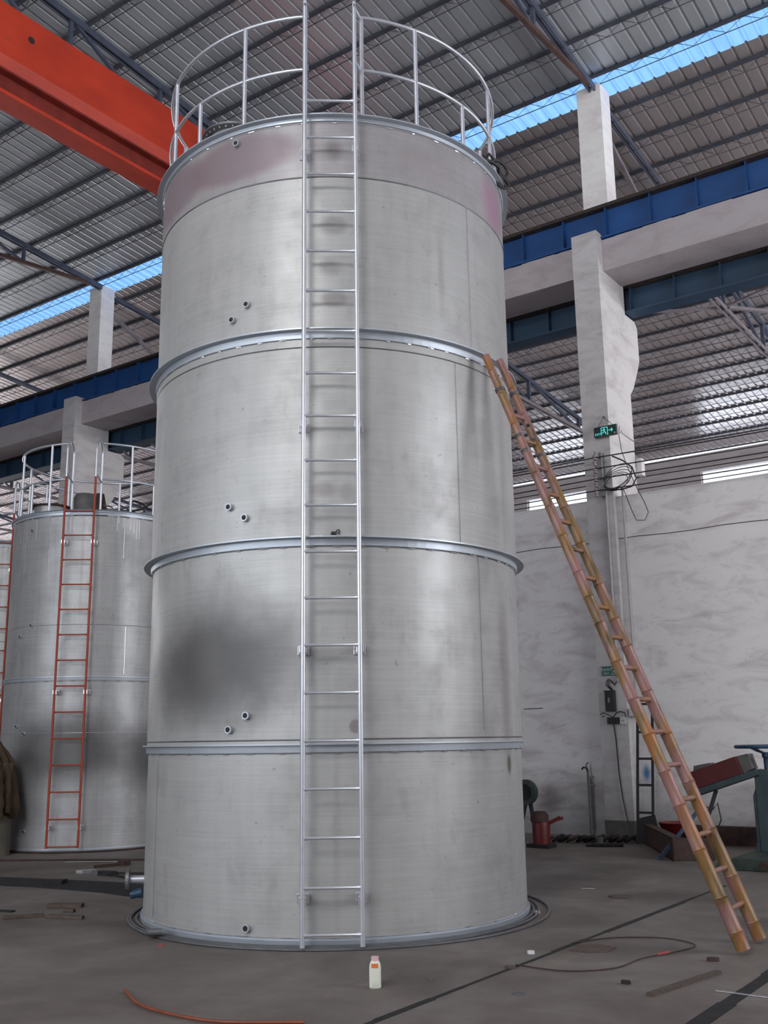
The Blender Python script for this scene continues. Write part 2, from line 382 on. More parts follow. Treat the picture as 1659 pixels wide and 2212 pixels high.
# end walls and rear wall (behind the viewer) with unseen openings added to let the light in
ob('wall_left', MB().box((X0 - .25, Y0, 0), (X0, 17.5, 16.6)).box((X0 - .25, 17.5, 10.2), (X0, Y1, 16.6)).box((X0 - .25, 35.5, 0), (X0, Y1, 10.2)), 'far_plaster', kind='structure')
rw = MB()
rw.box((X1, Y0, 0), (X1 + .25, 7.6, 16.6)).box((X1, 14.4, 0), (X1 + .25, 19.6, 16.6)).box((X1, 7.6, 9.1), (X1 + .25, 14.4, 16.6)).box((X1, 7.6, 0), (X1 + .25, 14.4, 2.2)).box((X1, 32.4, 0), (X1 + .25, Y1, 16.6)).box((X1, 19.6, 8.8), (X1 + .25, 32.4, 16.6))
ob('wall_right', rw, 'far_plaster', kind='structure')
bw = MB()
for lo, hi in (((X0, 0), (-19.5, 16.3)), ((1.5, 0), (X1, 10.3)), ((-19.5, 8.3), (1.5, 10.3)), ((-19.5, 10.3), (-4.6, 16.3)), ((2.6, 10.3), (X1, 16.3)), ((-4.6, 14.4), (2.6, 16.3)), ((-19.5, 0), (1.5, 2.6))):
    bw.box((lo[0], Y0 - .25, lo[1]), (hi[0], Y0, hi[1]))
ob('wall_rear', bw, 'far_plaster', kind='structure')

# ------------------------------------------------------------------ columns
def column(cx, label):
    t_ = thing('concrete_column', (cx, 16.2, 0), label, 'column')
    a, b = cx - .24, cx + .24
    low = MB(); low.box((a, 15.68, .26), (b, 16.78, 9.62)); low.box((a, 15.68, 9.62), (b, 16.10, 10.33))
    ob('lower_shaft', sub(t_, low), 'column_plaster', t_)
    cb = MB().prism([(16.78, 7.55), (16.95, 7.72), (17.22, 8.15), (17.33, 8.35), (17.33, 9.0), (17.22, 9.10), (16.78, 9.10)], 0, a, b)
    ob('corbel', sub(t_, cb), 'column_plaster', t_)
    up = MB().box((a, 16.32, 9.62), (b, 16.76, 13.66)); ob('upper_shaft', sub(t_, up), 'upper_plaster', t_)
    pl = MB().box((a - .012, 15.668, 0), (b + .012, 16.79, .26)); ob('plinth', sub(t_, pl), 'concrete_plinth', t_)
    return t_
column(colX[2], 'tall white plastered column with corbel, right of the big tank, carrying the hanging exit sign')
column(colX[0], 'tall pinkish plastered column behind the smaller tank with guard rail, left side')
column(colX[1], 'plastered column standing directly behind the big steel tank')

# concrete tie beams between the columns
edges = [X0] + [q for cx in colX for q in (cx - .24, cx + .24)] + [X1]
lab = ['pinkish plastered concrete beam at the far left, left of the left column', 'pinkish plastered concrete beam running from the left column behind the big tank',
       'pinkish plastered concrete beam running out left of the exit-sign column', 'pinkish plastered concrete beam at upper right, right of the exit-sign column']
for i in range(4):
    a, b = edges[2 * i], edges[2 * i + 1]
    mb = MB().box((a, 15.89, 9.62), (b, 16.70, 10.20))
    nn = 60   # ragged mortar edge along the top
    for j in range(nn):
        xa = a + (b - a) * j / nn; mb.box((xa, 15.895, 10.20), (xa + (b - a) / nn, 16.1, 10.215 + .02 * random.random()))
    ob('concrete_beam', mb, 'beam_plaster', label=lab[i], cat='beam')

# blue crane runway beams
def runway(y, z0, z1, label, flange_w, bm='crane_blue'):
    t_ = thing('crane_runway_beam', (-25, y, z0), label, 'steel beam')
    w = MB().box((X0, y - .012, z0 + .04), (X1, y + .012, z1 - .03)); ob('web', sub(t_, w), bm, t_)
    ob('bottom_flange', sub(t_, MB().box((X0, y - flange_w / 2, z0), (X1, y + flange_w / 2, z0 + .035))), bm, t_)
    ob('top_flange', sub(t_, MB().box((X0, y - .16, z1 - .03), (X1, y + .16, z1))), 'rail_rust', t_)
    ob('rail', sub(t_, MB().box((X0, y - .05, z1), (X1, y + .05, z1 + .05)).box((X0, y - .025, z1 + .05), (X1, y + .025, z1 + .11))), 'rail_rust', t_)
    st = MB().box((-.006, -.14, .035), (.006, -.012, z1 - z0 - .03))
    first = None; x = -4.74 - .83 * 48
    i = 0
    while x < 2:
        if first is None: first = ob('stiffener', st, bm, t_); first.location = (x + 25, 0, 0)
        else:
            c_ = first.copy(); c_.location = (x + 25, 0, 0); COL.objects.link(c_)
        x += .83; i += 1
    return t_
runway(16.02, 10.24, 10.86, 'upper blue steel crane runway beam with rail, on top of the concrete beams', .30)
runway(16.95, 9.13, 9.66, 'lower, darker blue crane runway beam resting on the far corbels', .34, 'crane_blue_dull')

# ------------------------------------------------------------------ roof purlins (lattice joists)
def make_purlin():
    t_ = thing('roof_purlin', (0, 0, 0), None, 'roof purlin')
    ch = MB().box((-50, -.035, -.05), (8.8, .035, 0)); ob('top_chord', ch, 'purlin_paint', t_)
    lc = MB(); x = -50.0; d = .30
    while x < 8.2:
        lc.tube([(x, 0, -.05), (x + d, 0, -.24), (x + 2 * d, 0, -.05)], .006, 4); x += 2 * d
    lc.tube([(-50, 0, -.245), (8.8, 0, -.245)], .009, 5)
    ob('lacing', lc, 'rod_steel', t_)
    return t_
pur = make_purlin(); first = True
LN = 'slim dark lattice purlin under the roof on the tank side of the blue skylight'
LF = 'slim dark lattice purlin under the roof beyond the blue skylight'
for k in range(-22, 19):
    y = 16.34 + 1.03 * k
    if k > 0: y += -.02
    dz = (.07 if y < 16.5 else -.03)
    if k <= -12: continue
    o = pur if first else copy_tree(pur); first = False
    o.location = (0, y, roofz(y) + dz - .005)
    o['label'] = LN if k <= 0 else LF; o['group'] = 'near roof purlins' if k <= 0 else 'far roof purlins'

# ------------------------------------------------------------------ roof trusses
def near_truss(cx, label):
    t_ = thing('roof_truss', (cx, 16.3, 13.4), label, 'roof truss')
    top = lambda y: roofz(y) - .24
    bot = lambda y: max(13.60 - .10 * (16.15 - y), 12.9)
    A = MB()
    for sx in (-.05, .05): A.beam((cx + sx, 16.31, top(16.31)), (cx + sx, 0, top(0)), .03, .13)
    ob('top_chord', sub(t_, A), 'truss_blue', t_)
    ys = [16.15, 13.9, 11.8, 9.7, 7.6, 5.5, 3.4, 1.3]
    B = MB()
    for a, b in zip(ys, ys[1:]): B.beam((cx, a, bot(a)), (cx, b, bot(b)), .08, .09)
    ob('bottom_chord', sub(t_, B), 'truss_rust', t_)
    for a in ys[1:]: ob('vertical', sub(t_, MB().beam((cx, a, bot(a)), (cx, a, top(a)), .07, .07)), 'truss_blue', t_)
    for a, b in zip(ys[1:], ys[2:]): ob('diagonal', sub(t_, MB().beam((cx, a, bot(a)), (cx, b, top(b)), .06, .06)), 'truss_blue', t_)
near_truss(-6.65, 'blue-painted roof truss coming down to the top of the exit-sign column')
near_truss(-13.66, 'blue-painted roof truss above the orange crane girder, passing behind the big tank')
near_truss(-20.95, 'blue-painted roof truss coming down to the top of the left white column')
def far_truss(cx, label, group=None):
    t_ = thing('roof_truss', (cx, 26, 11.65), label, 'roof truss', group)
    top = lambda y: roofz(y) - .33
    A = MB()
    for sx in (-.05, .05): A.beam((cx + sx, 16.8, top(16.8)), (cx + sx, 35.9, top(35.9)), .03, .11)
    ob('top_chord', sub(t_, A), 'truss_blue', t_)
    B = MB()
    for sx in (-.06, .06): B.beam((cx + sx, 19.6, 11.66), (cx + sx, 35.9, 11.66), .035, .09)
    B.beam((cx, 16.8, 12.9), (cx, 19.6, 11.66), .08, .09)
    ob('bottom_chord', sub(t_, B), 'truss_pale', t_)
    ys = [19.6, 21.6, 23.65, 27.05, 30.6, 33.6, 35.9]
    for a in ys[1:-1]: ob('vertical', sub(t_, MB().beam((cx, a, 11.66), (cx, a, top(a)), .09, .09)), 'truss_blue', t_)
    for a, b in zip(ys, ys[1:]): ob('diagonal', sub(t_, MB().beam((cx, a, top(a)), (cx, b, 11.66), .07, .07)), 'truss_blue', t_)
far_truss(-6.65, 'grey roof truss beyond the skylight at the right edge, above the far window strip')
far_truss(-13.75, 'grey roof truss beyond the skylight seen between the big tank and the exit-sign column')
for cx in (-20.95, -28.2, -35.4, -42.6):
    far_truss(cx, 'distant grey roof truss beyond the skylight behind the smaller tank', 'distant trusses at the left')
# horizontal bracing struts between the far trusses
def strut(a, b, w, mat, label, name='bracing_strut'):
    ob(name, MB().beam(a, b, w, w * .8), mat, label=label, cat='strut')
strut((-13.75, 19.8, 11.72), (-6.75, 23.65, 11.72), .07, 'truss_pale', 'pale steel brace running left from the far right truss to behind the corbel')
strut((-6.55, 23.65, 11.72), (.5, 20.6, 11.72), .07, 'truss_pale', 'steel brace rising to the right edge from the far right truss')
strut((-6.55, 23.7, 11.70), (-5.3, 25.2, 11.70), .09, 'truss_pale', 'short pale steel brace beside the far right truss')
strut((-13.65, 26.2, 11.72), (-20.85, 22.6, 11.72), .07, 'truss_pale', 'pale steel brace running left behind the big tank from the far truss')
for s_, lb in ((.0, 'pale blue bracing tube above the orange girder, front one'), (.22, 'pale blue bracing tube above the orange girder, rear one')):
    ob('bracing_tube', MB().tube([(-14.9, 8.5 + s_, 13.05), (-13.66, 10.9 + s_, 13.15)], .028, 8), 'truss_pale', label=lb, cat='tube')

# ------------------------------------------------------------------ orange crane girder
gx = -12.24
g = thing('crane_girder', (gx, 4, 10.95), 'orange overhead crane girder crossing the upper left corner', 'crane girder')
mb = MB().box((gx - .42, -6.5, 11.60), (gx, 16.2, 12.46)); ob('box_girder', sub(g, mb), 'crane_orange', g)
mb = MB().prism([(gx - .42, 11.60), (gx, 11.60), (gx - .10, 11.44), (gx - .32, 11.44)], 1, -6.5, 16.2); ob('lower_taper', sub(g, mb), 'crane_orange', g)
mb = MB().box((gx - .225, -6.5, 11.13), (gx - .195, 16.2, 11.44)).box((gx - .32, -6.5, 11.40), (gx - .06, 16.2, 11.435)); ob('track_web', sub(g, mb), 'crane_orange_dirty', g)
mb = MB().prism([(gx - .40, 10.97), (gx + .0, 10.97), (gx + .0, 11.03), (gx - .18, 11.13), (gx - .24, 11.13), (gx - .40, 11.03)], 1, -6.5, 16.2); ob('track_flange', sub(g, mb), 'crane_orange', g)
mb = MB().tube([(gx + .004, 8.0, 12.10), (gx + .008, 8.0, 12.10)], .055, 20); ob('inspection_hole', sub(g, mb), 'dark_hole', g, label='round dark hole')
mb = MB().box((gx - 1.2, 15.87, 10.99), (gx + .8, 16.17, 11.3)); ob('end_carriage', sub(g, mb), 'crane_orange', g)

# ------------------------------------------------------------------ tanks
def P(phi, rr, z):
    a = R_(phi); return Vector((-rr * math.sin(a), -rr * math.cos(a), z))
def arc(rr, z, a0, a1, n=40): return [P(a0 + (a1 - a0) * i / n, rr, z) for i in range(n + 1)]

def nozzle(t_, phi, rr, z, L=.035, ra=.032):
    d = P(phi, 1, 0)
    mb = MB().tube([P(phi, rr - .01, z), P(phi, rr + L, z)], ra, 14)
    o = ob('nozzle', mb, 'angle_steel', t_, smooth=True)
    ob('bore', MB().tube([P(phi, rr + L - .002, z), P(phi, rr + L + .0015, z)], ra * .68, 12), 'dark_hole', o)

def ladder(t_, rr, off, z0, ztop, rung_z, brz, pmat, half=.215, rrail=.020, rrung=.0125, ox=.0):
    L = thing_part('ladder', t_)
    y = -(rr + off)
    for s_ in (-1, 1):
        ob('rail', MB().tube([(ox + s_ * half, y, z0), (ox + s_ * half, y, ztop)], rrail, 12), pmat, L, smooth=True)
    first = None
    for z in rung_z:
        if first is None:
            rg = MB().tube([(ox - half, 0, 0), (ox - half + .03, 0, 0), (ox - half + .045, 0, 0), (ox + half - .045, 0, 0), (ox + half - .03, 0, 0), (ox + half, 0, 0)], rrung, 10,
                           radii=[rrung * 1.5, rrung * 1.35, rrung, rrung, rrung * 1.35, rrung * 1.5])
            first = ob('rung', rg, pmat, L, smooth=True); first.location = (0, y, z)
        else:
            c_ = first.copy(); c_.location = (0, y, z); COL.objects.link(c_)
    fb = None
    for z in brz:
        for s_ in (-1, 1):
            if fb is None:
                b_ = MB().box((-.048, off - .006, -.038), (.048, off + .006, .038)).box((-.008, .012, -.032), (.008, off, .032)).box((-.03, -.002, -.032), (.03, .02, .032))
                fb = ob('bracket', b_, 'weld_silver', L, bevel=.004); c_ = fb
            else:
                c_ = fb.copy(); COL.objects.link(c_)
            c_.location = (ox + s_ * half, y, z)
    return L
def thing_part(name, parent):
    o = bpy.data.objects.new(name, None); COL.objects.link(o); o.parent = parent; o.empty_display_size = .1; return o

def flange(t_, rr, z, out, drop, name='stiffening_ring'):
    # rolled angle: flat lip pointing outwards with a vertical leg below it
    prof = [(rr - .01, z), (rr + out, z), (rr + out, z - .012), (rr + .022, z - .012), (rr + .016, z - drop), (rr - .01, z - drop)]
    return ob(name, MB().lathe(prof, 128, close=True), 'angle_steel', t_, smooth=False)
def stitches(t_, rr, z, n, seed, w=.07):
    rnd = random.Random(seed); mb = MB()
    for i in range(n):
        a = 360 * i / n + rnd.uniform(-1, 1); da = math.degrees(w / rr) * rnd.uniform(.6, 1.3)
        mb.tube([P(a - da / 2, rr, z), P(a, rr + .003, z - .001), P(a + da / 2, rr, z)], .006, 5)
    mb.tube(arc(rr - .001, z, 0, 357, 119), .0022, 4, closed=True)
    ob('stitch_weld', mb, 'weld_silver', t_)

# --- the big tank
az0 = R_(-38.38); D = 10.16
tcx, tcy = D * math.sin(az0), D * math.cos(az0)
T = thing('storage_tank', (tcx, tcy, 0), 'big tall stainless steel storage tank in the centre with silver ladder and top guard rail', 'tank', rotz=R_(38.38))
def course(t_, r0, z0, z1, mat, name='shell_plate'):
    return ob(name, MB().lathe([(r0, z0), (r0, z1)], 160), mat, t_, smooth=True)
courses = [(1.780, 0, 1.50), (1.795, 1.50, 3.17), (1.815, 3.17, 5.03), (1.815, 5.03, 6.54)]
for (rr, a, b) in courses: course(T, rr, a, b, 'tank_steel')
course(T, 1.817, 6.54, 7.12, 'tank_steel_top')
ob('roof_plate', MB().lathe([(1.82, 7.12), (.3, 7.38), (.0001, 7.40)], 96), 'tank_steel_top', T, smooth=True)
for z, rr in ((6.54, 1.819), (1.56, 1.797), (5.0 - .10, 1.817)):   # raised circumferential weld beads
    ob('weld_bead', MB().lathe([(rr, z - .006), (rr + .0035, z), (rr, z + .006)], 128), 'dull_steel', T)
flange(T, 1.815, 7.145, .075, .045, 'top_ring')
ob('top_ring_bead', MB().lathe([(1.80, 7.145), (1.845, 7.175), (1.80, 7.185)], 128), 'angle_steel', T, smooth=True)
flange(T, 1.812, 5.052, .085, .072)
flange(T, 1.798, 3.212, .085, .070)
flange(T, 1.785, 1.530, .050, .070)
flange(T, 1.782, .062, .012, .062, 'base_ring')
stitches(T, 1.820, 7.085, 44, 1, .05); stitches(T, 1.818, 4.975, 52, 2, .05); stitches(T, 1.803, 3.135, 52, 3); stitches(T, 1.788, 1.455, 48, 4); stitches(T, 1.788, .068, 30, 5)
for phi, z0, z1, rr in ((-44.3, 5.06, 6.53, 1.816), (-45, 1.62, 3.13, 1.796), (-37, 3.22, 4.9, 1.816), (62, .1, 1.4, 1.781)):
    ob('vertical_weld', MB().tube([P(phi, rr, z0), P(phi, rr, z1)], .0045, 5), 'dull_steel', T)
for phi, rr, z in ((25.3, 1.816, 5.36), (30, 1.816, 5.24), (29.8, 1.816, 3.52), (24.8, 1.816, 3.41), (23.9, 1.796, 1.76), (29, 1.796, 1.65), (29.6, 1.818, 7.00), (23.2, 1.782, .13)):
    nozzle(T, phi, rr, z)
# black plug with a wire loop resting on ring behind the ladder
ob('pipe_plug', MB().ball(P(.6, 1.835, 3.235), .02, .02, .02).tube([P(.2, 1.83, 3.23), P(-.3, 1.83, 3.262), P(-.9, 1.83, 3.272), P(-1.1, 1.83, 3.25), P(-.6, 1.83, 3.235)], .005, 6).box((-.10, -1.84, 3.213), (.05, -1.80, 3.222)), 'wire_black', T)
# side drain: pipe with flange and a blue valve body, low on the left
dr = MB().tube([P(84, 1.76, .33), P(84, 1.93, .33)], .035, 16); dn = ob('drain_nozzle', dr, 'pipe_steel', T, smooth=True)
ob('drain_flange', MB().tube([P(84, 1.915, .33), P(84, 1.945, .33)], .10, 24), 'dull_steel', dn)
ob('drain_plug', MB().tube([P(84, 1.80, .22), P(84, 1.90, .20)], .04, 12), 'blue_paint', dn)
# manway on the roof
mc = P(50, 1.30, 0)
mw = ob('manway', MB().lathe([(.25, 7.12), (.25, 7.51)], 40, (mc.x, mc.y, 0)), 'tank_steel', T, smooth=True)
ob('manway_flange', MB().lathe([(.24, 7.50), (.335, 7.50), (.335, 7.522), (.24, 7.522)], 48, (mc.x, mc.y, 0), close=True), 'dull_steel', mw)
bl = MB()
for i in range(28):
    a = 2 * PI * i / 28; bl.tube([(mc.x + .305 * math.cos(a), mc.y + .305 * math.sin(a), 7.485), (mc.x + .305 * math.cos(a), mc.y + .305 * math.sin(a), 7.535)], .009, 6)
ob('manway_bolts', bl, 'weld_silver', mw)
# ladder
ladder(T, 1.80, .15, .03, 8.20, [.116, .454, .819, 1.184, 1.55, 1.923, 2.301, 2.682, 3.063, 3.453, 3.838, 4.227, 4.607, 4.99, 5.364, 5.74, 6.119, 6.486, 6.851, 7.222],
       (.36, 2.27, 4.16, 6.75), 'pipe_steel', half=.228, ox=-.035)
# guard rail
RG = 1.765
gap = 7.0
def rails(t_, RG, z0, zm, zt, gap, posts_t, posts_s, off, half, ox, mat='pipe_steel', hoop=False, R1=None):
    for nm, z in (('top_rail', zt), ('mid_rail', zm)):
        pts = arc(RG, z, gap + 1, 360 - gap - 1, 110)
        if not hoop:
            pts = [(ox - half, -(RG + off), z), (ox - half, -(RG + off) + .06, z)] + pts + [(ox + half, -(RG + off) + .06, z), (ox + half, -(RG + off), z)]
        ob(nm, MB().tube(pts, .0175, 10), mat, t_, smooth=True)
    for a in posts_t: ob('rail_post', MB().tube([P(a, RG, z0), P(a, RG, zt)], .0205, 10), mat, t_, smooth=True)
    for a in posts_s: ob('rail_post', MB().tube([P(a, RG, z0), P(a, RG, zm)], .0205, 10), mat, t_, smooth=True)
rails(T, RG, 7.15, 7.69, 8.26, gap, [gap + 1.6, 28.6, 67, 105, 143, 180, 217, 255, -66.8, -26.5, -gap - 1.6], [47.8, 86, 124, 162, 198, 236, -86, -46.2], .185, .228, -.035)

# black air hose loops hanging over the top ring at right
hp = []
rnd = random.Random(3)
loops = thing('rubber_hose', (tcx, tcy, 0), 'black hose looped over the right side of the big tank top', 'hose', rotz=R_(38.38))
def loopc(c, u, v, a, b, n=22): return [c + u * (a * math.cos(2 * PI * i / n)) + v * (b * math.sin(2 * PI * i / n)) for i in range(n)]
c0 = P(-66, 1.86, 7.30); tg = P(-156, 1, 0); up = Vector((0, 0, 1)); rad_ = P(-66, 1, 0)
hb = MB().tube(loopc(c0 + tg * .02, (tg + rad_ * .5).normalized(), up, .13, .085), .016, 8, closed=True)
hb.tube(loopc(c0 + tg * .04 - up * .13, (tg + rad_ * .4).normalized(), (up - tg * .5).normalized(), .14, .055), .017, 8, closed=True)
hb.tube(loopc(c0 - up * .10 + tg * .07, (tg + rad_ * .2).normalized(), (up + tg * .3).normalized(), .10, .07), .014, 8, closed=True)
hb.tube([P(-52, 1.60, 7.27), P(-57, 1.75, 7.29), P(-61, 1.85, 7.27), P(-64, 1.88, 7.26), P(-66, 1.86, 7.2), P(-70, 1.9, 7.14)], .018, 8)
hb.tube([P(-60, 1.78, 7.30), P(-62, 1.80, 7.40), P(-65, 1.80, 7.42), P(-69, 1.84, 7.34), P(-71, 1.88, 7.20)], .013, 8)
ob('hose_loops', hb, 'black_rubber', loops, smooth=True)

# steel hoops lying round the foot of the big tank
for i, (rr, z, dx, dy, lb) in enumerate(((1.835, .014, 0, 0, 'innermost thin steel hoop lying round the foot of the big tank'), (1.885, .014, -.012, .01, 'middle steel hoop lying round the foot of the big tank'), (1.94, .012, .03, .02, 'outermost steel hoop lying round the foot of the big tank'))):
    ob('steel_hoop', MB().tube([(rr * math.cos(2 * PI * k_ / 120), rr * math.sin(2 * PI * k_ / 120), z) for k_ in range(120)], .011, 6, closed=True), 'dull_steel', smooth=True, label=lb, cat='hoop', loc=(tcx + dx, tcy + dy, 0))
M38 = Matrix.Translation((tcx, tcy, 0)) @ Matrix.Rotation(R_(38.38), 4, 'Z')
pp = MB().tube([P(48.2, 1.91, .055), P(49.6, 2.01, .055)], .028, 14).tube([P(50.0, 1.91, .05), P(51.0, 2.0, .05)], .026, 14).xf(M38)
ob('pipe_offcut', pp, 'dull_steel', label='pair of short cut pipe ends on the hoops, left front of the big tank', cat='pipe')

# --- the smaller tanks at the left
def small_tank(loc, rz, label, ladder_ox):
    t_ = thing('storage_tank', loc, label, 'tank', rotz=rz)
    Rs = 1.40
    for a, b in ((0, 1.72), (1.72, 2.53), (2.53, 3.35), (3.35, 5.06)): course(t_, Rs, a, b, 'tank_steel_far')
    ob('roof_plate', MB().lathe([(Rs, 5.06), (.0001, 5.22)], 80), 'tank_steel_far', t_, smooth=True)
    flange(t_, Rs, 5.13, .045, .055, 'top_ring'); flange(t_, Rs, 2.56, .035, .055); flange(t_, Rs, .06, .01, .06, 'base_ring')
    ob('top_ring_bead', MB().lathe([(Rs - .02, 5.12), (Rs + .03, 5.16), (Rs - .02, 5.17)], 96), 'angle_steel', t_, smooth=True)
    for z in (1.72, 3.35): ob('weld_bead', MB().lathe([(Rs + .001, z - .006), (Rs + .004, z), (Rs + .001, z + .006)], 96), 'weld_silver', t_)
    ob('vertical_weld', MB().tube([P(-31, Rs, 2.6), P(-31, Rs, 3.33)], .004, 5), 'weld_silver', t_)
    stitches(t_, Rs + .004, 5.06, 36, 8, .09); stitches(t_, Rs + .004, 2.49, 40, 9)
    dp = MB(); rnd = random.Random(5)
    for i in range(40):   # paint / weld runs below the top ring
        a = rnd.uniform(-85, 85); L_ = rnd.uniform(.05, .35) if i % 5 else rnd.uniform(.5, 1.0)
        dp.tube([P(a, Rs + .001, 5.06), P(a, Rs + .001, 5.06 - L_)], .004, 4)
    dp.tube(arc(Rs + .001, 5.06, 0, 357, 119), .003, 4, closed=True)
    ob('paint_run', dp, 'weld_silver', t_)
    for phi, z in ((35, 4.87), (31, 3.36), (41, 3.2), (39, 1.83), (32, 1.72), (27, .3)): nozzle(t_, phi, Rs, z, .03, .028)
    L = ladder(t_, Rs, .14, .08, 5.66, [.10 + .385 * i for i in range(14)], (.36, 2.32, 4.62), 'orange_ladder_paint', half=.228, ox=ladder_ox, rrail=.018, rrung=.011)
    y = -(Rs + .14); rg = 1.33
    
    # inverted U hoops joining the ladder to the guard rail
    for s_ in (-1, 1):
        xx = ladder_ox + s_ * .228; pts = [(xx, y, 5.66), (xx, y, 6.12)]
        for i in range(9):
            a = PI * i / 8; pts.append((xx, y + .20 - .20 * math.cos(a), 6.12 + .16 * math.sin(a)))
        pts.append((xx, y + .40, 5.14)); ob('rail_hoop', MB().tube(pts, .019, 10), 'pipe_steel', t_, smooth=True)
        ob('hoop_brace', MB().tube([(xx, y, 5.72), (xx, y + .40, 5.66)], .014, 8), 'pipe_steel', t_)
    rails(t_, rg, 5.12, 5.68, 6.27, 11, [25, 62, 100, 140, 180, 220, 260, -32, -66], [43, 81, 120, 160, 200, 240, -50, -84], .2, .228, ladder_ox, hoop=True)
    mc = P(48, .93, 0)
    mw = ob('manway', MB().lathe([(.27, 5.10), (.27, 5.36)], 36, (mc.x, mc.y, 0)), 'tank_steel_far', t_, smooth=True)
    ob('manway_flange', MB().lathe([(.26, 5.35), (.33, 5.35), (.33, 5.372), (.26, 5.372)], 40, (mc.x, mc.y, 0), close=True), 'rust_iron', mw)
    return t_
D2 = 17.68; a2 = R_(-51.43)
T2 = small_tank((D2 * math.sin(a2), D2 * math.cos(a2), 0), R_(38.5), 'smaller stainless tank with an orange ladder, left of the big tank', 0.0)
T3 = copy_tree(T2); D3 = 20.75; a3 = R_(-55.75)
T3.location = (D3 * math.sin(a3), D3 * math.cos(a3), 0); T3.rotation_euler = (0, 0, R_(44.0))
T3['label'] = 'stainless tank cut off by the left edge, only its orange ladder and rim showing'
# things left on the roof of the smaller tank
MT2 = Matrix.Translation(T2.location) @ Matrix.Rotation(R_(51.43), 4, 'Z')
hs = MB().tube([(.28, -.95, 5.26), (.45, -.98, 5.25), (.62, -1.0, 5.29), (.72, -1.02, 5.36), (.80, -1.0, 5.40), (.92, -1.0, 5.34), (.84, -1.0, 5.28), (.72, -1.0, 5.30), (.62, -1.02, 5.38), (.5, -1.0, 5.42), (.42, -1.0, 5.40)], .018, 8).xf(MT2)
ob('rubber_hose', hs, 'black_rubber', smooth=True, label='black hose tangled on top of the smaller tank', cat='hose')
sh = MB().box((.93, -1.05, 5.18), (1.0, -.95, 5.50)).tube([(.86, -1.0, 5.42), (1.06, -1.0, 5.42)], .055, 12).xf(MT2)
ob('hose_clamp', sh, 'rust_iron', label='rusty clamp block beside the hose on the smaller tank roof', cat='clamp')
bx = thing('agitator_motor', MT2 @ Vector((-.28, .0, 5.24)), 'grey motor housing with rust-red bracket on the roof of the smaller tank', 'motor', rotz=R_(51.43))
ob('motor_body', MB().lathe([(.0001, 0), (.20, 0), (.20, .42), (.17, .48), (.0001, .50)], 24), 'dirty_grey', bx, smooth=True)
ob('motor_bracket', MB().box((.17, -.1, -.0), (.28, .1, .50)).prism([(.28, 0), (.40, 0), (.30, .5), (.28, .5)], 1, -.06, .06), 'rust_iron', bx)
ob('motor_cable', MB().tube([(.28, -.05, .3), (.42, -.08, .28), (.52, -.1, .15), (.5, -.1, .0), (.4, -.1, -.03)], .014, 8), 'dull_steel', bx)

# ------------------------------------------------------------------ bamboo ladder
def bamboo_pole(a, b, r0, r1, joint=.30, bow=.03, seed=1, first=.12):
    a = Vector(a); b = Vector(b); L = (b - a).length; rnd = random.Random(seed); zs = [0]; x = first
    while x < L - .05: zs.append(x); x += joint * rnd.uniform(.75, 1.25)
    zs.append(L); pts = []; rad = []
    for i, z in enumerate(zs):
        t_ = z / L; rr = r0 + (r1 - r0) * t_
        def pt(zz):
            u = zz / L; return a.lerp(b, u) + Vector((.6, .3, -.5)) * (-bow * math.sin(PI * u))
        if 0 < i < len(zs) - 1:
            pts += [pt(z - .018), pt(z - .006), pt(z), pt(z + .006), pt(z + .02)]; rad += [rr, rr * 1.10, rr * .97, rr * 1.08, rr * .985]
        else: pts.append(pt(z)); rad.append(rr)
    return MB().tube(pts, r0, 14, radii=rad), (lambda u: a.lerp(b, u) + Vector((.6, .3, -.5)) * (-bow * math.sin(PI * u)))
def tankpt(phi, rr, z):
    return M38 @ P(phi, rr, z)
bl_ = thing('bamboo_ladder', (-2.53, 8.1, 0), 'long bamboo ladder leaning against a ring of the big tank, right side', 'ladder')
b1, f1 = bamboo_pole((-2.50, 7.88, .03), tankpt(-45.8, 1.945, 5.0), .052, .036, .30, .03, 1)
b2, f2 = bamboo_pole((-2.52, 8.36, .03), tankpt(-52.4, 1.955, 5.02), .052, .037, .33, .03, 5)
o1 = ob('bamboo_pole', sub(bl_, b1), 'bamboo', bl_, smooth=True); o2 = ob('bamboo_pole', sub(bl_, b2), 'bamboo', bl_, smooth=True)
nr = 17
for i in range(nr):
    u = .052 + i * .0515; A = f1(u); B = f2(u); d = (B - A).normalized()
    ob('rung', sub(bl_, MB().tube([A - d * .03, A.lerp(B, .5), B + d * .03], .022, 10, radii=[.021, .020, .022])), 'bamboo', bl_, smooth=True)
for u in (.80, .83, .925):
    for f_ in (f1, f2):
        A = f_(u); d = (f_(u + .01) - f_(u)).normalized(); x_ = d.cross(Vector((0, 0, 1))).normalized(); y_ = d.cross(x_)
        mb = MB()
        for k_ in range(3): mb.tube(loopc(A + d * .012 * k_, x_, y_, .043, .043, 14), .004, 5, closed=True)
        ob('wire_binding', sub(bl_, mb), 'dull_steel', bl_)
A = f2(.86); hd = Vector((.3, -.95, .1)).normalized()
ob('knot_hole', sub(bl_, MB().tube([A + hd * .036, A + hd * .040], .018, 12)), 'dark_hole', bl_)

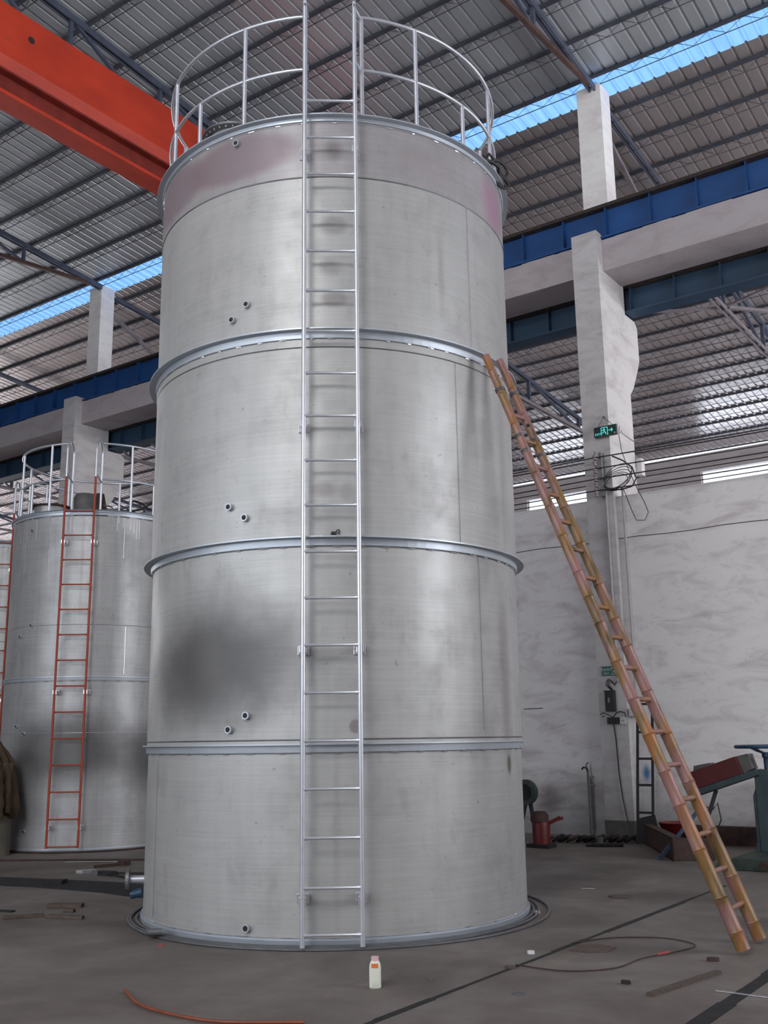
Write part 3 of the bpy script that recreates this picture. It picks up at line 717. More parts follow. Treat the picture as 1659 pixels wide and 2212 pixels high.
# ------------------------------------------------------------------ electrics on the column
# overhead power lines, near row (front of the column) and rear row
def cable(y, z, sag, label, r_=.011, x0=-26, x1=8, group=None, knots=()):
    pts = []
    xs = [x0 + (x1 - x0) * i / 60 for i in range(61)]
    for x in xs:
        q = ((x - colX[2]) % 7.21) / 7.21; pts.append((x, y, z - sag * 4 * q * (1 - q)))
    return ob('power_line', MB().tube(pts, r_, 6), 'wire_black', smooth=True, label=label, cat='cable')
nm = ['topmost', 'second from the top', 'third from the top', 'lowest']
for i, z in enumerate((6.13, 5.94, 5.76, 5.56)): cable(15.50, z, .03, 'black power line in front of the exit-sign column, %s' % nm[i])
for i, z in enumerate((6.52, 6.28, 6.07, 5.85)): cable(17.0, z, .02, 'black power line passing behind the exit-sign column, %s' % nm[i], .010)
rk = thing('insulator_rack', (-6.66, 15.67, 5.84), 'upright iron rack of porcelain spool insulators on the column, below the exit sign', 'insulator rack')
ob('rack_bar', MB().box((-.005, -.13, -.37), (.045, -.005, .38)), 'dull_steel', rk)
for z in (6.13, 6.03, 5.90, 5.80, 5.76, 5.66, 5.56, 5.50):
    zz = z - 5.84
    ob('insulator', MB().lathe([(.0001, -.035), (.032, -.035), (.038, -.02), (.020, 0), (.038, .02), (.032, .035), (.0001, .035)], 14, (-.06, -.16, zz)), 'porcelain', rk, smooth=True)
ob('tie_wire', MB().tube([(-.06 + .03 * math.sin(i * 2.1), -.17, .40 - i * .04) for i in range(20)], .006, 5), 'wire_black', rk)
# coiled spare cable
cc = MB(); ctr = Vector((-6.27, 15.60, 5.78)); rnd = random.Random(4)
for k_ in range(5):
    pts = []
    for i in range(28):
        a = 2 * PI * i / 28; rr = .25 - .02 * k_ + .02 * math.sin(2 * a + k_)
        pts.append((ctr.x - .10 + rr * math.cos(a) * (1.0 + .06 * k_), ctr.y - .012 * k_, ctr.z - .03 * k_ + rr * .72 * math.sin(a) + .05 * math.cos(a)))
    cc.tube(pts, .006, 6, closed=True)
cc.tube([(-6.62, 15.60, 5.58), (-6.45, 15.58, 5.55), (-6.3, 15.57, 5.53), (-6.12, 15.58, 5.56), (-6.04, 15.58, 5.68), (-6.10, 15.58, 5.88), (-6.25, 15.57, 6.02), (-6.42, 15.55, 6.12)], .012, 8)
ob('cable_coil', cc, 'wire_black', smooth=True, label='coil of spare black cable hanging on the column right of the insulator rack', cat='cable')
ob('hanging_wire', MB().tube([(-6.30, 15.60, 6.49), (-6.27, 15.60, 6.2), (-6.2, 15.60, 5.95), (-6.08, 15.60, 5.6), (-5.98, 15.70, 5.3), (-5.93, 15.72, 5.12), (-6.0, 15.73, 5.0), (-6.15, 15.74, 5.02), (-6.22, 15.74, 5.2), (-6.30, 15.70, 5.5), (-6.33, 15.66, 5.6)], .006, 6), 'wire_black', smooth=True,
   label='thin loose wire looping down from the exit sign over the wall edge', cat='wire')
ob('hanging_wire', MB().tube([(-6.29, 15.62, 6.63), (-6.25, 15.64, 6.50), (-6.18, 15.9, 6.42), (-6.1, 16.3, 6.42), (-6.48, 16.7, 6.45)], .006, 6), 'wire_black', smooth=True, label='short thin wire drooping right from the exit sign round the column', cat='wire')
ob('junction_box', MB().box((-6.50, 16.80, 6.05), (-6.40, 16.95, 6.36)), 'white_plastic', label='small white box on the rear right edge of the exit-sign column', cat='electrical box')
# conduits
for x, z0, z1, lb in ((-6.615, 2.42, 5.60, 'white plastic conduit running down the column to the wire bundle'), (-6.37, 1.98, 5.60, 'white plastic conduit on the right edge of the column ending at the small white box')):
    ob('wall_conduit', MB().tube([(x, 15.655, z1), (x, 15.655, z0)], .022, 8), 'conduit_white', smooth=True, label=lb, cat='conduit') if x < -6.5 else \
    ob('wall_conduit', MB().tube([(x, 15.775, z1), (x, 15.775, z0)], .022, 8), 'conduit_white', smooth=True, label=lb, cat='conduit')

def text_mesh(s_, size, depth=.002):
    cu = bpy.data.curves.new('txt', 'FONT'); cu.body = s_; cu.size = size; cu.extrude = depth / 2; cu.align_x = 'CENTER'; cu.align_y = 'CENTER'
    o = bpy.data.objects.new('txt', cu); COL.objects.link(o)
    dg = bpy.context.evaluated_depsgraph_get(); me = bpy.data.meshes.new_from_object(o.evaluated_get(dg))
    mb = MB(); mb.v = [tuple(v.co) for v in me.vertices]; mb.f = [tuple(pl.vertices) for pl in me.polygons]
    bpy.data.objects.remove(o); bpy.data.meshes.remove(me); return mb
RX = Matrix.Rotation(PI / 2, 4, 'X')
def poly2(mb, a, b, w):   # stroke on a sign face, x-z plane
    mb.beam((a[0], 0, a[1]), (b[0], 0, b[1]), .003, w, up=Vector((0, 1, 0)).cross(Vector((b[0] - a[0], 0, b[1] - a[1]))).normalized())
es = thing('exit_sign', (-6.53, 15.63, 6.59), 'dark hanging emergency exit sign with lit running figure and arrow, on the column', 'exit sign')
ob('sign_case', MB().box((-.205, -.045, -.09), (.205, .01, .09)), 'dirty_grey', es, bevel=.004)
ob('sign_face', MB().box((-.197, -.050, -.082), (.197, -.045, .082)), 'sign_panel', es)
fg = MB(); v = -.052
def st(a, b, w=.008): fg.beam((a[0], v, a[1]), (b[0], v, b[1]), w, .003, up=(0, -1, 0))
for a, b in (((-.068, -.07), (-.068, .06)), ((-.068, .06), (.045, .06)), ((.045, .06), (.045, -.07)), ((.03, -.068), (.055, -.068))): st(a, b, .010)
for a, b in (((-.025, .03), (-.012, -.012)), ((-.03, .022), (-.052, .004)), ((-.022, .024), (.008, .012)), ((-.012, -.012), (.012, -.03)), ((.012, -.03), (.008, -.062)), ((-.012, -.012), (-.034, -.032)), ((-.034, -.032), (-.056, -.030))): st(a, b, .012)
fg.box((-.022, v - .0015, .034), (-.006, v + .0015, .050))
for a, b in (((.065, 0), (.135, 0)), ((.135, 0), (.112, .03)), ((.135, 0), (.112, -.03))): st(a, b, .012)
ob('running_figure_and_arrow', fg, 'sign_lit', es)
tm = text_mesh('EXIT', .052).xf(Matrix.Translation((-.128, -.0515, -.045)) @ RX); ob('lettering', tm, 'sign_lit', es)
ob('test_button', MB().tube([(.17, -.050, -.06), (.17, -.056, -.06)], .012, 12), 'white_plastic', es)
ob('sign_cord', MB().tube([(-.15, 0, .09), (-.035, .0, .262), (.13, 0, .09)], .005, 6), 'wire_black', es)
ob('hook_nail', MB().tube([(-.035, .05, .262), (-.035, -.01, .268)], .009, 8), 'black_iron', es)
ob('plug', MB().box((.205, -.03, -.08), (.265, .01, .02)), 'white_plastic', es, bevel=.005)

ex = thing('exit_sign', (-6.685, 15.672, 2.59), 'small green and white EXIT sign stuck low on the column above the black switch box', 'exit sign')
ob('sign_plate', MB().box((-.205, -.006, -.075), (.155, .006, .075)), 'sign_green', ex)
tx = text_mesh('安全出口', .052).xf(Matrix.Translation((-.125, -.0075, .02)) @ RX); ob('lettering', tx, 'paper_white', ex)
tx = text_mesh('EXIT', .048).xf(Matrix.Translation((-.125, -.0075, -.042)) @ RX); ob('lettering', tx, 'paper_white', ex)
fg = MB(); v = -.0075
for a, b, w in (((-.03, .055), (.045, .055), .012), ((.045, .055), (.045, -.01), .012), ((-.03, .055), (-.03, .02), .012), ((0.01, .03), (.015, 0), .02), ((.015, 0), (-.02, -.03), .014), ((.015, 0), (.035, -.05), .014), ((-.05, -.055), (.04, -.055), .010), ((.08, .0), (.13, .0), .012), ((.13, 0), (.11, .03), .012), ((.13, 0), (.11, -.03), .012)): st(a, b, w)
ob('running_figure_and_arrow', fg, 'paper_white', ex)

wb = MB(); rnd = random.Random(11)
for k_ in range(6):
    x0 = -6.80 + .012 * k_; wb.tube([(-6.74 + .008 * k_, 15.64, 2.28), (x0 - .02, 15.63, 2.36), (x0, 15.62, 2.44), (x0 + .05, 15.62, 2.46 - .01 * k_), (x0 + .09, 15.62, 2.40 - .01 * k_), (-6.67, 15.63, 2.37 - .006 * k_), (-6.625, 15.645, 2.43)], .004, 5)
ob('wire_bundle', wb, 'wire_black', smooth=True, label='tangled loops of thin wire above the black switch box on the column', cat='wire')
sb = thing('switch_box', (-6.755, 15.68, 2.11), 'black rectangular switch box on the lower column beneath the small EXIT sign', 'switch box')
ob('box_body', MB().box((-.075, -.10, -.165), (.078, 0, .15)), 'box_black', sb, bevel=.006)
ob('box_lid', MB().box((-.088, -.105, .15), (.075, 0, .165)), 'box_black', sb)
ob('switch_handle', MB().box((-.012, -.125, -.03), (.012, -.10, .05)), 'dull_steel', sb)
sk = thing('socket_block', (-6.738, 15.68, 1.80), 'row of four black terminal sockets below the switch box on the column', 'socket')
first = None
for i in range(4):
    if first is None: first = ob('socket', MB().box((-.022, -.05, -.05), (.022, 0, .05)).tube([(0, -.054, .015), (0, -.049, .015)], .009, 8), 'box_black', sk, bevel=.003); c_ = first
    else: c_ = first.copy(); COL.objects.link(c_)
    c_.location = (-.075 + i * .05, 0, 0)
ob('socket_wires', MB().tube([(-.22, -.02, .10), (-.16, -.03, .13), (-.08, -.03, .09), (0, -.03, .05)], .006, 5).tube([(.0, -.03, .05), (.06, -.03, .12), (.13, -.03, .14), (.20, -.02, .12), (.21, -.02, .05)], .008, 5).tube([(-.15, -.01, .07), (-.2, -.01, .06)], .006, 5), 'wire_black', sk)
ws = thing('wall_socket', (-6.577, 15.68, 1.795), 'white plastic wall socket right beside the black terminal sockets', 'socket')
ob('socket_plate', MB().box((-.05, -.03, -.06), (.05, 0, .06)), 'white_plastic', ws, bevel=.004)
ob('socket_holes', MB().box((-.02, -.032, -.012), (-.012, -.03, .012)).box((.012, -.032, -.012), (.02, -.03, .012)), 'dark_hole', ws)
ob('junction_box', MB().box((-6.50 + .03, 15.66, 1.86), (-6.37, 15.80, 1.98)), 'white_plastic', bevel=.004, label='small white box low on the right edge of the column under a conduit', cat='electrical box')
ob('power_cord', sub(sk, MB().tube([(-6.74, 15.65, 1.75), (-6.728, 15.65, 1.68), (-6.715, 15.66, 1.5), (-6.70, 15.66, 1.0), (-6.66, 15.655, .6), (-6.61, 15.65, .30), (-6.58, 15.63, .16), (-6.50, 15.5, .012), (-6.3, 15.2, .012)], .010, 8)), 'wire_black', sk, smooth=True)

# ------------------------------------------------------------------ things by the wall, right
il = thing('iron_ladder', (-6.15, 15.4, 0), 'narrow black iron ladder standing upright against the wall, right of the column', 'ladder')
xa, xb = -6.27, -6.03
for x in (xa, xb): ob('stile', sub(il, MB().beam((x, 15.20, 0.0), (x, 15.55, 2.06), .035, .03)), 'black_iron', il)
for i, z in enumerate((.42, .82, 1.21, 1.61, 2.04)): ob('rung', sub(il, MB().beam((xa, 15.20 + .17 * z, z), (xb, 15.20 + .17 * z, z), .03, .035)), 'black_iron', il)
wp = thing('standpipe', (-7.26, 15.72, 0), 'thin grey standpipe with a tap, against the wall left of the exit-sign column', 'pipe')
ob('riser', MB().tube([(0, 0, 0), (0, 0, 1.02)], .018, 8).tube([(.03, .02, .1), (.03, .02, .9)], .012, 8), 'dirty_grey', wp, smooth=True)
ob('tap', MB().tube([(0, 0, 1.0), (-.01, -.02, 1.06), (-.05, -.06, 1.07), (-.07, -.07, 1.03)], .016, 8).tube([(-.02, -.02, 1.06), (-.01, -.02, 1.12), (.03, -.02, 1.15)], .009, 6), 'black_iron', wp)
ob('clamp', MB().box((-.02, -.02, .78), (.09, .02, .80)).box((-.02, -.02, .92), (.08, .02, .935)), 'dull_steel', wp)
# red hand pump / jack
rp = thing('hydraulic_jack', (-7.18, 13.85, 0), 'red bottle-shaped hydraulic jack on the floor right of the big tank', 'jack')
ob('jack_base', MB().box((-.19, -.13, 0), (.17, .13, .05)), 'scrap_dark', rp, bevel=.008)
ob('jack_body', MB().lathe([(.0001, .05), (.125, .05), (.13, .30), (.11, .38), (.07, .42), (.0001, .42)], 24), 'red_plastic', rp, smooth=True)
ob('jack_head', MB().lathe([(.0001, .36), (.135, .36), (.13, .45), (.09, .50), (.0001, .51)], 20, (-.02, 0, 0)), 'rust_iron', rp, smooth=True)
ob('jack_lever', MB().beam((.05, -.02, .30), (.27, .10, .42), .06, .05).beam((.20, .06, .385), (.30, .12, .41), .05, .04), 'red_plastic', rp, bevel=.006)
# big dark reel behind the tank
wl_ = thing('cable_reel', (-8.13, 15.2, 0), 'dark green round reel peeking out behind the right side of the big tank', 'reel')
ob('reel_rim', MB().lathe([(.13, -.05), (.20, -.05), (.20, .05), (.13, .05)], 40, close=True).xf(Matrix.Translation((0, 0, .69)) @ RX), 'green_iron', wl_)
ob('reel_hub', MB().tube([(0, -.04, .69), (0, .10, .69)], .135, 20), 'scrap_dark', wl_)
ob('reel_stand', MB().beam((-.20, .08, 0), (0, .08, .69), .05, .05).beam((.10, 0.1, 0), (0, .1, .69), .05, .05), 'black_iron', wl_)
# heap of scrap rings and lumps along the foot of the wall
rnd = random.Random(21)
for i in range(22):
    q, row = i // 2, i % 2
    x = -7.40 + q * .112 + rnd.uniform(-.01, .01) + row * .04; y = 14.50 + q * .045 + row * .26 + rnd.uniform(-.03, .03); rr = rnd.uniform(.055, .075)
    a = rnd.uniform(-.5, .5)
    mb = MB().tube([(rr * math.cos(2 * PI * k_ / 16), rr * .8 * math.sin(2 * PI * k_ / 16), 0.01 + .5 * rr * (1 + math.cos(2 * PI * k_ / 16 + a))) for k_ in range(16)], .02, 7, closed=True)
    ob('scrap_ring', mb, 'scrap_dark' if i % 3 else 'rust_iron', smooth=True, label='dark iron ring lying in the scrap heap at the foot of the wall', cat='scrap', group='scrap rings by the wall', loc=(x, y, .012))
ob('paper_cup', MB().lathe([(.0001, 0), (.045, 0), (.06, .10), (.055, .10)], 16), 'dirty_grey', smooth=True, label='small pale cup at the right end of the scrap heap', cat='cup', loc=(-6.62, 14.62, 0))
ob('rag', MB().box((-.25, -.06, 0), (.25, .06, .03)).box((-.15, -.1, 0), (.28, .02, .045)), 'scrap_dark', label='flat dark strip of rag in front of the column foot', cat='rag', loc=(-6.45, 14.35, 0), rotz=.5, bevel=.01)
# rusty channel frame and things on it
cf = thing('steel_channel', (-5.6, 14.0, 0), 'rusty steel channel frame lying on the floor right of the column', 'channel')
A_ = Vector((-6.05, 14.95, 0)); B_ = Vector((-4.93, 13.08, 0)); dd = (B_ - A_).normalized(); nn_ = Vector((-dd.y, dd.x, 0))
def off(v_, n_, z): w_ = v_ + nn_ * n_; return (w_.x, w_.y, z)
mb = MB().beam(off(A_, 0, .14), off(B_, 0, .14), .02, .28, up=(0, 0, 1)).beam(off(A_, .05, .28), off(B_, .05, .28), .12, .02).beam(off(A_, .05, .01), off(B_, .05, .01), .12, .02)
ob('channel_web', sub(cf, mb), 'rust_iron', cf)
mb = MB().beam(off(B_, 0, .15), off(B_, .5, .15), .02, .26).beam(off(A_, .42, .14), off(B_, .5, .14), .02, .26)
ob('cross_channel', sub(cf, mb), 'rust_iron', cf)
rb = thing('red_basin', (-5.50, 14.75, 0), 'shallow red plastic basin on a dark stand behind the channel frame', 'basin')
ob('basin_bowl', MB().lathe([(.0001, .17), (.16, .17), (.235, .33), (.245, .335), (.235, .34), (.15, .185), (.0001, .185)], 32), 'red_plastic', rb, smooth=True)
ob('basin_stand', MB().box((-.17, -.15, 0), (.17, .15, .17)), 'rust_iron', rb)
ob('steel_plate', MB().prism([(-.22, 0), (.18, 0), (.10, .42), (-.16, .36)], 1, -.02, .02), 'black_iron', label='dark steel plate leaning at the foot of the iron ladder', cat='steel plate', loc=(-5.98, 14.95, .0))
ob('steel_beam', MB().box((-1.3, -.08, 0), (4.5, .08, .26)), 'rust_iron', label='long dark red steel beam lying along the wall behind the press', cat='beam', loc=(-4.6, 15.35, 0))
ob('steel_bin', MB().box((-.3, -.15, 0), (.35, .15, .45)).box((-.34, -.19, .45), (.39, .19, .47)), 'rust_iron', label='dark red open bin against the wall behind the press post', cat='bin', loc=(-3.85, 14.9, 0))

# machine with hand wheel
mc_ = thing('rolling_machine', (-3.95, 13.4, 0), 'green machine with blue hand wheel and a tilted red box at the right edge', 'machine')
Y = 13.5
hw = MB().tube([(-3.79 + .36 * math.cos(2 * PI * i / 44), Y + .36 * math.sin(2 * PI * i / 44), 1.40) for i in range(44)], .022, 8, closed=True)
ow = ob('hand_wheel', sub(mc_, hw), 'blue_paint', mc_, smooth=True)
for k_ in range(3):
    a = 2 * PI * k_ / 3 + .4
    ob('wheel_spoke', sub(mc_, MB().tube([(-3.79, Y, 1.31), (-3.79 + .2 * math.cos(a), Y + .2 * math.sin(a), 1.35), (-3.79 + .36 * math.cos(a), Y + .36 * math.sin(a), 1.40)], .014, 8)), 'blue_paint', ow)
ob('wheel_shaft', sub(mc_, MB().lathe([(.0001, 1.33), (.055, 1.33), (.055, 1.27), (.04, 1.26), (.04, 1.12), (.06, 1.12), (.06, 1.05)], 16, (-3.79, Y, 0))), 'blue_paint', mc_, smooth=True)
ps = MB().box((-3.94, Y - .09, .12), (-3.76, Y + .09, 1.12)).prism([(-3.94, .9), (-3.98, .8), (-3.98, .25), (-4.02, .12), (-3.94, .12)], 1, Y - .08, Y + .08)
ob('post', sub(mc_, ps), 'teal_paint', mc_, bevel=.01)
ps = MB().box((-3.74, Y - .06, .12), (-3.66, Y + .10, 1.10)).prism([(-3.62, .2), (-3.2, .2), (-3.2, .9), (-3.5, .95), (-3.62, .75)], 1, Y - .10, Y + .2)
ob('frame_casting', sub(mc_, ps), 'black_iron', mc_, bevel=.01)
ob('base_casting', sub(mc_, MB().prism([(-4.25, 0), (-2.3, 0), (-2.3, .12), (-3.4, .15), (-3.95, .14), (-4.2, .08)], 1, 12.55, 13.9)), 'green_iron', mc_, bevel=.01)
ob('base_boss', sub(mc_, MB().tube([(-4.02 + .35, 12.53, .07), (-4.02 + .35, 12.6, .07)], .05, 16)), 'rust_iron', mc_)
# tilted box and its trough
ang = .32
def tp(u, w): return (-4.76 + u * math.cos(ang) - w * math.sin(ang) * .55, .84 + u * math.sin(ang) + w * math.cos(ang))
poly = [tp(0, 0), tp(.74, 0), tp(.70, .235), tp(0, .235)]
ob('red_box', sub(mc_, MB().prism(poly, 1, Y - .16, Y + .14)), 'red_paint', mc_, bevel=.008)
poly = [tp(.742, 0), tp(.86, .02), tp(.84, .22), tp(.702, .235)]
ob('box_end', sub(mc_, MB().prism(poly, 1, Y - .10, Y + .14)), 'dirty_grey', mc_)
poly = [tp(.02, -.075), tp(.92, -.075), tp(.90, 0), tp(0, 0)]
ob('trough', sub(mc_, MB().prism(poly, 1, Y - .15, Y + .15)), 'teal_paint', mc_)
poly = [tp(.10, .235), tp(.34, .235), tp(.33, .27), tp(.12, .30)]
ob('box_cap', sub(mc_, MB().prism(poly, 1, Y - .1, Y + .1)), 'dirty_grey', mc_)
q0 = tp(.30, -.08)
ob('support_leg', sub(mc_, MB().beam((q0[0], Y, q0[1]), (q0[0] - .28, Y - .1, .08), .05, .05)), 'black_iron', mc_)
ob('support_leg', sub(mc_, MB().beam((q0[0] - .22, Y - .05, .62), (q0[0] - .70, Y - .35, .0), .05, .04)), 'blue_paint', mc_)
ob('machine_cable', sub(mc_, MB().tube([(q0[0] - .2, Y, .76), (q0[0] - .16, Y - .05, .66), (q0[0] - .05, Y - .05, .62), (q0[0] + .02, Y - .05, .70), (q0[0] + .05, Y - .05, .5), (q0[0] - .02, Y - .05, .34)], .010, 6)), 'wire_black', mc_)

# ------------------------------------------------------------------ on the floor
# crane-track grooves / joints in the floor (structure)
gr = MB(); rnd = random.Random(2); y = Y0 + .5
while y < 11.25:
    L_ = rnd.uniform(.35, .6); gr.box((-3.725 + rnd.uniform(-.008, .008), y, -.0), (-3.685 + rnd.uniform(-.01, .012), min(y + L_, 11.25), .0035)); y += L_
ob('trim_4', gr, 'scrap_dark', kind='structure')
gr = MB(); y = Y0 + .5
while y < 9.4:
    L_ = rnd.uniform(.35, .6); gr.box((-2.215 + rnd.uniform(-.01, .01), y, 0), (-2.125 + rnd.uniform(-.01, .02), min(y + L_, 9.4), .0035)); y += L_
ob('trim_5', gr, 'scrap_dark', kind='structure')

bt = thing('plastic_bottle', (-4.172, 5.66, 0), 'small translucent white plastic bottle with an orange label, in front of the big tank', 'bottle', rotz=.62)
prof = [(-.038, -.030), (.038, -.030), (.038, .030), (-.038, .030)]
b_ = MB(); lv = [(0, .86), (.006, 1.0), (.05, 1.0), (.12, 1.0), (.142, .93), (.158, .74), (.165, .64)]
vs = []; 
for z, s_ in lv:
    for k_ in range(20):
        a = 2 * PI * k_ / 20; ca, sa = math.cos(a), math.sin(a); e = .55
        vs.append((.038 * s_ * math.copysign(abs(ca) ** e, ca), .034 * s_ * math.copysign(abs(sa) ** e, sa), z))
fs = [(i * 20 + k_, i * 20 + (k_ + 1) % 20, (i + 1) * 20 + (k_ + 1) % 20, (i + 1) * 20 + k_) for i in range(len(lv) - 1) for k_ in range(20)]
fs += [tuple(range(20))[::-1], tuple(range(len(lv) * 20 - 20, len(lv) * 20))]
ob('bottle_body', MB().add(vs, fs), 'bottle_plastic', bt, smooth=True)
ob('bottle_label', MB().box((-.024, -.0352, .125), (.020, -.030, .150)), 'bottle_label', bt)
ob('bottle_cap', MB().lathe([(.025, .163), (.025, .188), (.0001, .188)], 20), 'bottle_cap', bt, smooth=True)

def smooth_path(pts, n=8):
    P_ = [Vector(q) for q in pts]; out = []
    for i in range(len(P_) - 1):
        a = P_[max(i - 1, 0)]; b = P_[i]; c = P_[i + 1]; d = P_[min(i + 2, len(P_) - 1)]
        for k_ in range(n):
            t_ = k_ / n; out.append(.5 * ((2 * b) + (c - a) * t_ + (2 * a - 5 * b + 4 * c - d) * t_ ** 2 + (3 * b - a - 3 * c + d) * t_ ** 3))
    out.append(P_[-1]); return out
ob('orange_hose', MB().tube(smooth_path([(-5.47, 4.72, .012), (-5.13, 4.53, .012), (-4.86, 4.475, .012), (-4.58, 4.47, .012), (-4.35, 4.53, .012), (-4.0, 4.75, .012)]), .009, 8), 'orange_hose', smooth=True,
   label='thin orange hose curving across the floor at the bottom left', cat='hose')
ob('floor_cable', MB().tube(smooth_path([(-3.72, 6.70, .008), (-3.35, 6.70, .008), (-3.1, 6.95, .008), (-3.06, 7.35, .008), (-2.95, 7.65, .008), (-2.90, 8.0, .008), (-3.2, 8.15, .008), (-3.55, 7.95, .008), (-3.72, 7.6, .008)]), 0.0045, 6), 'rust_iron', smooth=True,
   label='thin dark cable meandering over the floor beside the groove', cat='cable')
ob('pink_tape', MB().tube([(-3.0, 7.5, .016), (-2.96, 7.62, .016)], .009, 6), 'pink_bit', label='pink tape joint on the thin floor cable', cat='tape')
ob('timber_batten', MB().box((-.022, -.42, 0), (.022, .42, .022)), 'old_wood', label='long reddish wooden batten on the floor near the lower right', cat='batten', loc=(-2.54, 6.78, 0), rotz=-.18)
ob('steel_rod', MB().tube([(-2.32, 6.70, .006), (-2.15, 6.69, .007), (-1.75, 6.70, .006)], .005, 6), 'weld_silver', label='thin bright steel rod on the floor at the lower right edge', cat='rod')
def scrap(name, x, y, sx, sy, h, rz, mat, label, cat='scrap', sides=6, seed=0):
    rnd = random.Random(seed); poly = []
    for k_ in range(sides):
        a = 2 * PI * k_ / sides; q = rnd.uniform(.75, 1.1); poly.append((sx * q * math.cos(a), sy * q * math.sin(a)))
    ob(name, MB().prism(poly, 2, 0, h), mat, label=label, cat=cat, loc=(x, y, 0.0005), rotz=rz)
scrap('cardboard_scrap', -4.33, 10.0, .16, .12, .010, .3, 'old_wood', 'small brown scrap sheet on the floor, right of the big tank near the wall side', seed=1)
scrap('cardboard_scrap', -3.50, 7.50, .17, .20, .008, -.3, 'old_wood', 'torn brown sheet lying over the floor groove', seed=3)
scrap('paper_scrap', -4.60, 8.72, .035, .02, .02, 0, 'paper_white', 'white paper scrap by the outermost hoop, right of the big tank', seed=4)
scrap('paper_scrap', -3.82, 7.12, .03, .025, .02, 0, 'paper_white', 'white crumpled paper beside the floor groove', seed=5)
scrap('cloth_scrap', -2.87, 6.60, .035, .025, .02, 0, 'black_iron', 'small black crumpled scrap near the wooden batten', seed=6)
scrap('paper_scrap', -4.86, 10.36, .09, .008, .004, .3, 'paper_white', 'thin white sliver on the floor between big tank and ladder foot', seed=7)
scrap('tile_scrap', -3.32, 6.0, .055, .045, .005, .4, 'dirty_grey', 'square grey chip on the floor in front of the groove, lower middle', sides=4, seed=8)
scrap('tile_scrap', -4.0, 6.05, .035, .03, .005, .1, 'dirty_grey', 'small grey chip on the floor right of the bottle', sides=4, seed=9)
scrap('tile_scrap', -3.72, 6.62, .05, .04, .012, .1, 'old_wood', 'small brown chip lying in the floor groove', sides=5, seed=10)
scrap('wood_scrap', -2.62, 7.55, .05, .03, .025, .5, 'rust_iron', 'small rusty bit left of the bamboo ladder foot', seed=12)
scrap('steel_scrap', -2.55, 9.5, .10, .06, .012, .5, 'rust_iron', 'flat rusty bit on the floor beyond the ladder foot, right edge', seed=13)
scrap('steel_scrap', -2.75, 12.2, .16, .08, .05, .2, 'rust_iron', 'rusty slab on the floor in front of the green machine base', seed=14)
ob('pink_ring', MB().lathe([(.010, 0), (.022, 0), (.022, .012), (.010, .012)], 16, close=True), 'pink_bit', label='tiny pink ring on the floor left front of the big tank', cat='ring', loc=(-6.407, 5.873, 0))
# left floor
def plank(x, y, L_, w_, h, rz, label, mat='old_wood'):
    ob('wood_offcut', MB().box((-L_ / 2, -w_ / 2, 0), (L_ / 2, w_ / 2, h)), mat, label=label, cat='offcut', loc=(x, y, 0), rotz=rz, bevel=.004)
plank(-8.70, 6.72, .34, .10, .035, .60, 'widest wooden offcut, upper right of the offcuts on the left floor')
plank(-8.52, 6.12, .36, .045, .03, .95, 'slanted wooden offcut at the left front of the offcuts on the left floor')
plank(-8.16, 6.30, .38, .05, .03, .36, 'wooden offcut at the right front of the offcuts on the left floor')
plank(-8.42, 6.55, .10, .06, .03, .5, 'shortest wooden offcut in the middle of the left floor offcuts')
plank(-9.0, 6.25, .20, .07, .012, .3, 'thin dark chip at the far left of the offcuts', 'scrap_dark')
plank(-10.2, 7.72, .22, .16, .05, .5, 'dark block at the edge of the black sheet on the left floor', 'scrap_dark')
pts = [(-13.8, 6.4), (-11.6, 7.05), (-10.2, 7.45), (-9.2, 7.55), (-8.55, 7.50), (-8.2, 7.75), (-8.8, 8.25), (-9.7, 8.15), (-10.6, 7.95), (-11.8, 7.62), (-13.8, 7.0)]
ob('tarpaulin', MB().prism(pts, 2, .0005, .010), 'scrap_dark', label='long black sheet lying across the floor left of the big tank', cat='sheet')
scrap('foil_scrap', -10.78, 8.62, .12, .045, .03, .9, 'foil', 'shiny crumpled foil on the floor in front of the smaller tank', seed=20)
scrap('rag', -10.30, 8.55, .16, .06, .05, .3, 'scrap_dark', 'black rag beside the shiny foil on the left floor', seed=21)
ob('air_hose', MB().tube(smooth_path([(-10.25, 8.55, .03), (-9.9, 8.85, .014), (-9.2, 9.1, .014), (-8.6, 9.0, .014)]), .012, 6), 'black_rubber', smooth=True, label='upper black hose running from the black rag towards the big tank', cat='hose')
ob('air_hose', MB().tube(smooth_path([(-10.25, 8.5, .03), (-9.7, 8.45, .014), (-9.1, 8.6, .014), (-8.5, 8.7, .014)]), .012, 6), 'black_rubber', smooth=True, label='lower black hose running from the black rag towards the big tank', cat='hose')
def pole(x0, y0, x1, y1, r_, label, mat='rust_iron'):
    ob('steel_bar', MB().tube([(x0, y0, r_), (x1, y1, r_)], r_, 8), mat, label=label, cat='bar')
pole(-13.4, 8.55, -10.1, 10.5, .012, 'long thin bar on the floor just in front of the smaller tank')
pole(-11.9, 9.15, -11.2, 9.62, .008, 'short grey bar on the floor in front of the orange ladder', 'dull_steel')
pole(-11.0, 9.9, -9.2, 10.4, .02, 'rusty bar on the floor between the two tanks')
pole(-10.5, 9.45, -9.6, 9.7, .008, 'thin dark bar lying between the foil and the tanks')
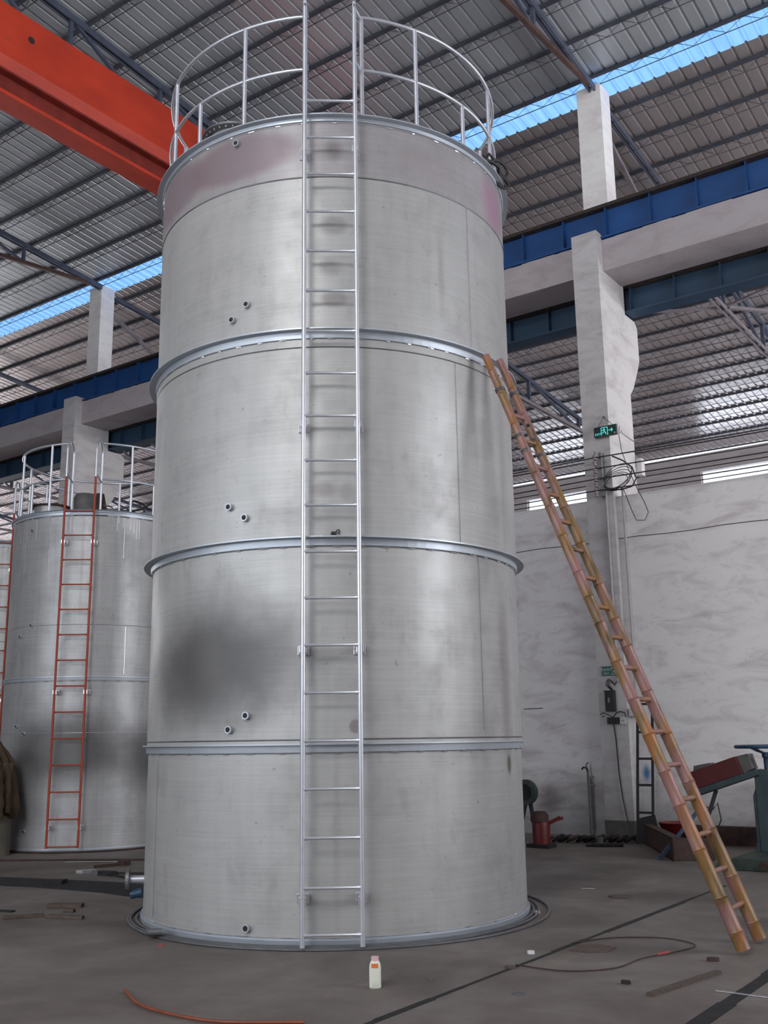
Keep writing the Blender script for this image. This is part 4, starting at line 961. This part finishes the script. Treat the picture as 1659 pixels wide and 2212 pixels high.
ob('steel_hoop', MB().tube([(1.44 * math.cos(2 * PI * k_ / 90), 1.44 * math.sin(2 * PI * k_ / 90), .014) for k_ in range(90)], .014, 6, closed=True), 'rust_iron', smooth=True, label='dark steel hoop lying round the foot of the smaller tank', cat='hoop', loc=(T2.location.x, T2.location.y, 0))
ob('dolly_handle', MB().beam((-11.05, 8.95, .02), (-10.95, 9.35, .02), .03, .03).box((-11.02, 9.3, 0), (-10.9, 9.42, .06)), 'rust_iron', label='small rusty iron hook in front of the orange ladder foot', cat='iron')

# cardboard drum with a brown coat over it, far left
dr = thing('cardboard_drum', (-13.66, 9.18, 0), 'tall brown cardboard drum at the left edge under a coat', 'drum')
ob('drum_body', MB().lathe([(.0001, 0), (.27, 0), (.265, .03), (.26, 1.30), (.0001, 1.30)], 36), 'cardboard', dr, smooth=True)
ct = thing('brown_coat', (-13.66, 9.18, 1.32), 'dark brown coat draped over the drum at the left edge', 'coat')
vs = []; fs = []; NS = 64; rings = [(.30, .012), (.24, .08), (.14, .15), (.02, .23), (-.15, .27), (-.35, .30), (-.55, .32), (-.68, .335)]
for j, (z, rr) in enumerate(rings):
    for i in range(NS):
        a = 2 * PI * i / NS; amp = .010 + .045 * j / len(rings)
        q = rr + (amp * math.sin(a * 9 + .5 * math.sin(a * 3)) + .4 * amp * math.sin(a * 17 + j) if j > 1 else 0)
        zz = z + (0.10 * math.sin(a * 2 + 1.1) + .05 * math.sin(a * 5) if j == len(rings) - 1 else 0)
        vs.append((q * math.sin(a) + (.05 if j == 0 else .0), -q * math.cos(a), zz))
for j in range(len(rings) - 1):
    for i in range(NS): fs.append((j * NS + i, j * NS + (i + 1) % NS, (j + 1) * NS + (i + 1) % NS, (j + 1) * NS + i))
fs.append(tuple(range(NS)))
o = ob('coat_body', MB().add(vs, fs), 'brown_cloth', ct, smooth=True); md = o.modifiers.new('thickness', 'SOLIDIFY'); md.thickness = .008
sl = MB().tube(smooth_path([(.12, -.16, .12), (.22, -.15, -.05), (.30, -.14, -.40), (.34, -.13, -.80)]), .07, 12, radii=[.06 + .03 * math.sin(PI * i / 24) + .012 * math.sin(i * 1.7) for i in range(25)])
ob('sleeve', sl, 'brown_cloth', ct, smooth=True)
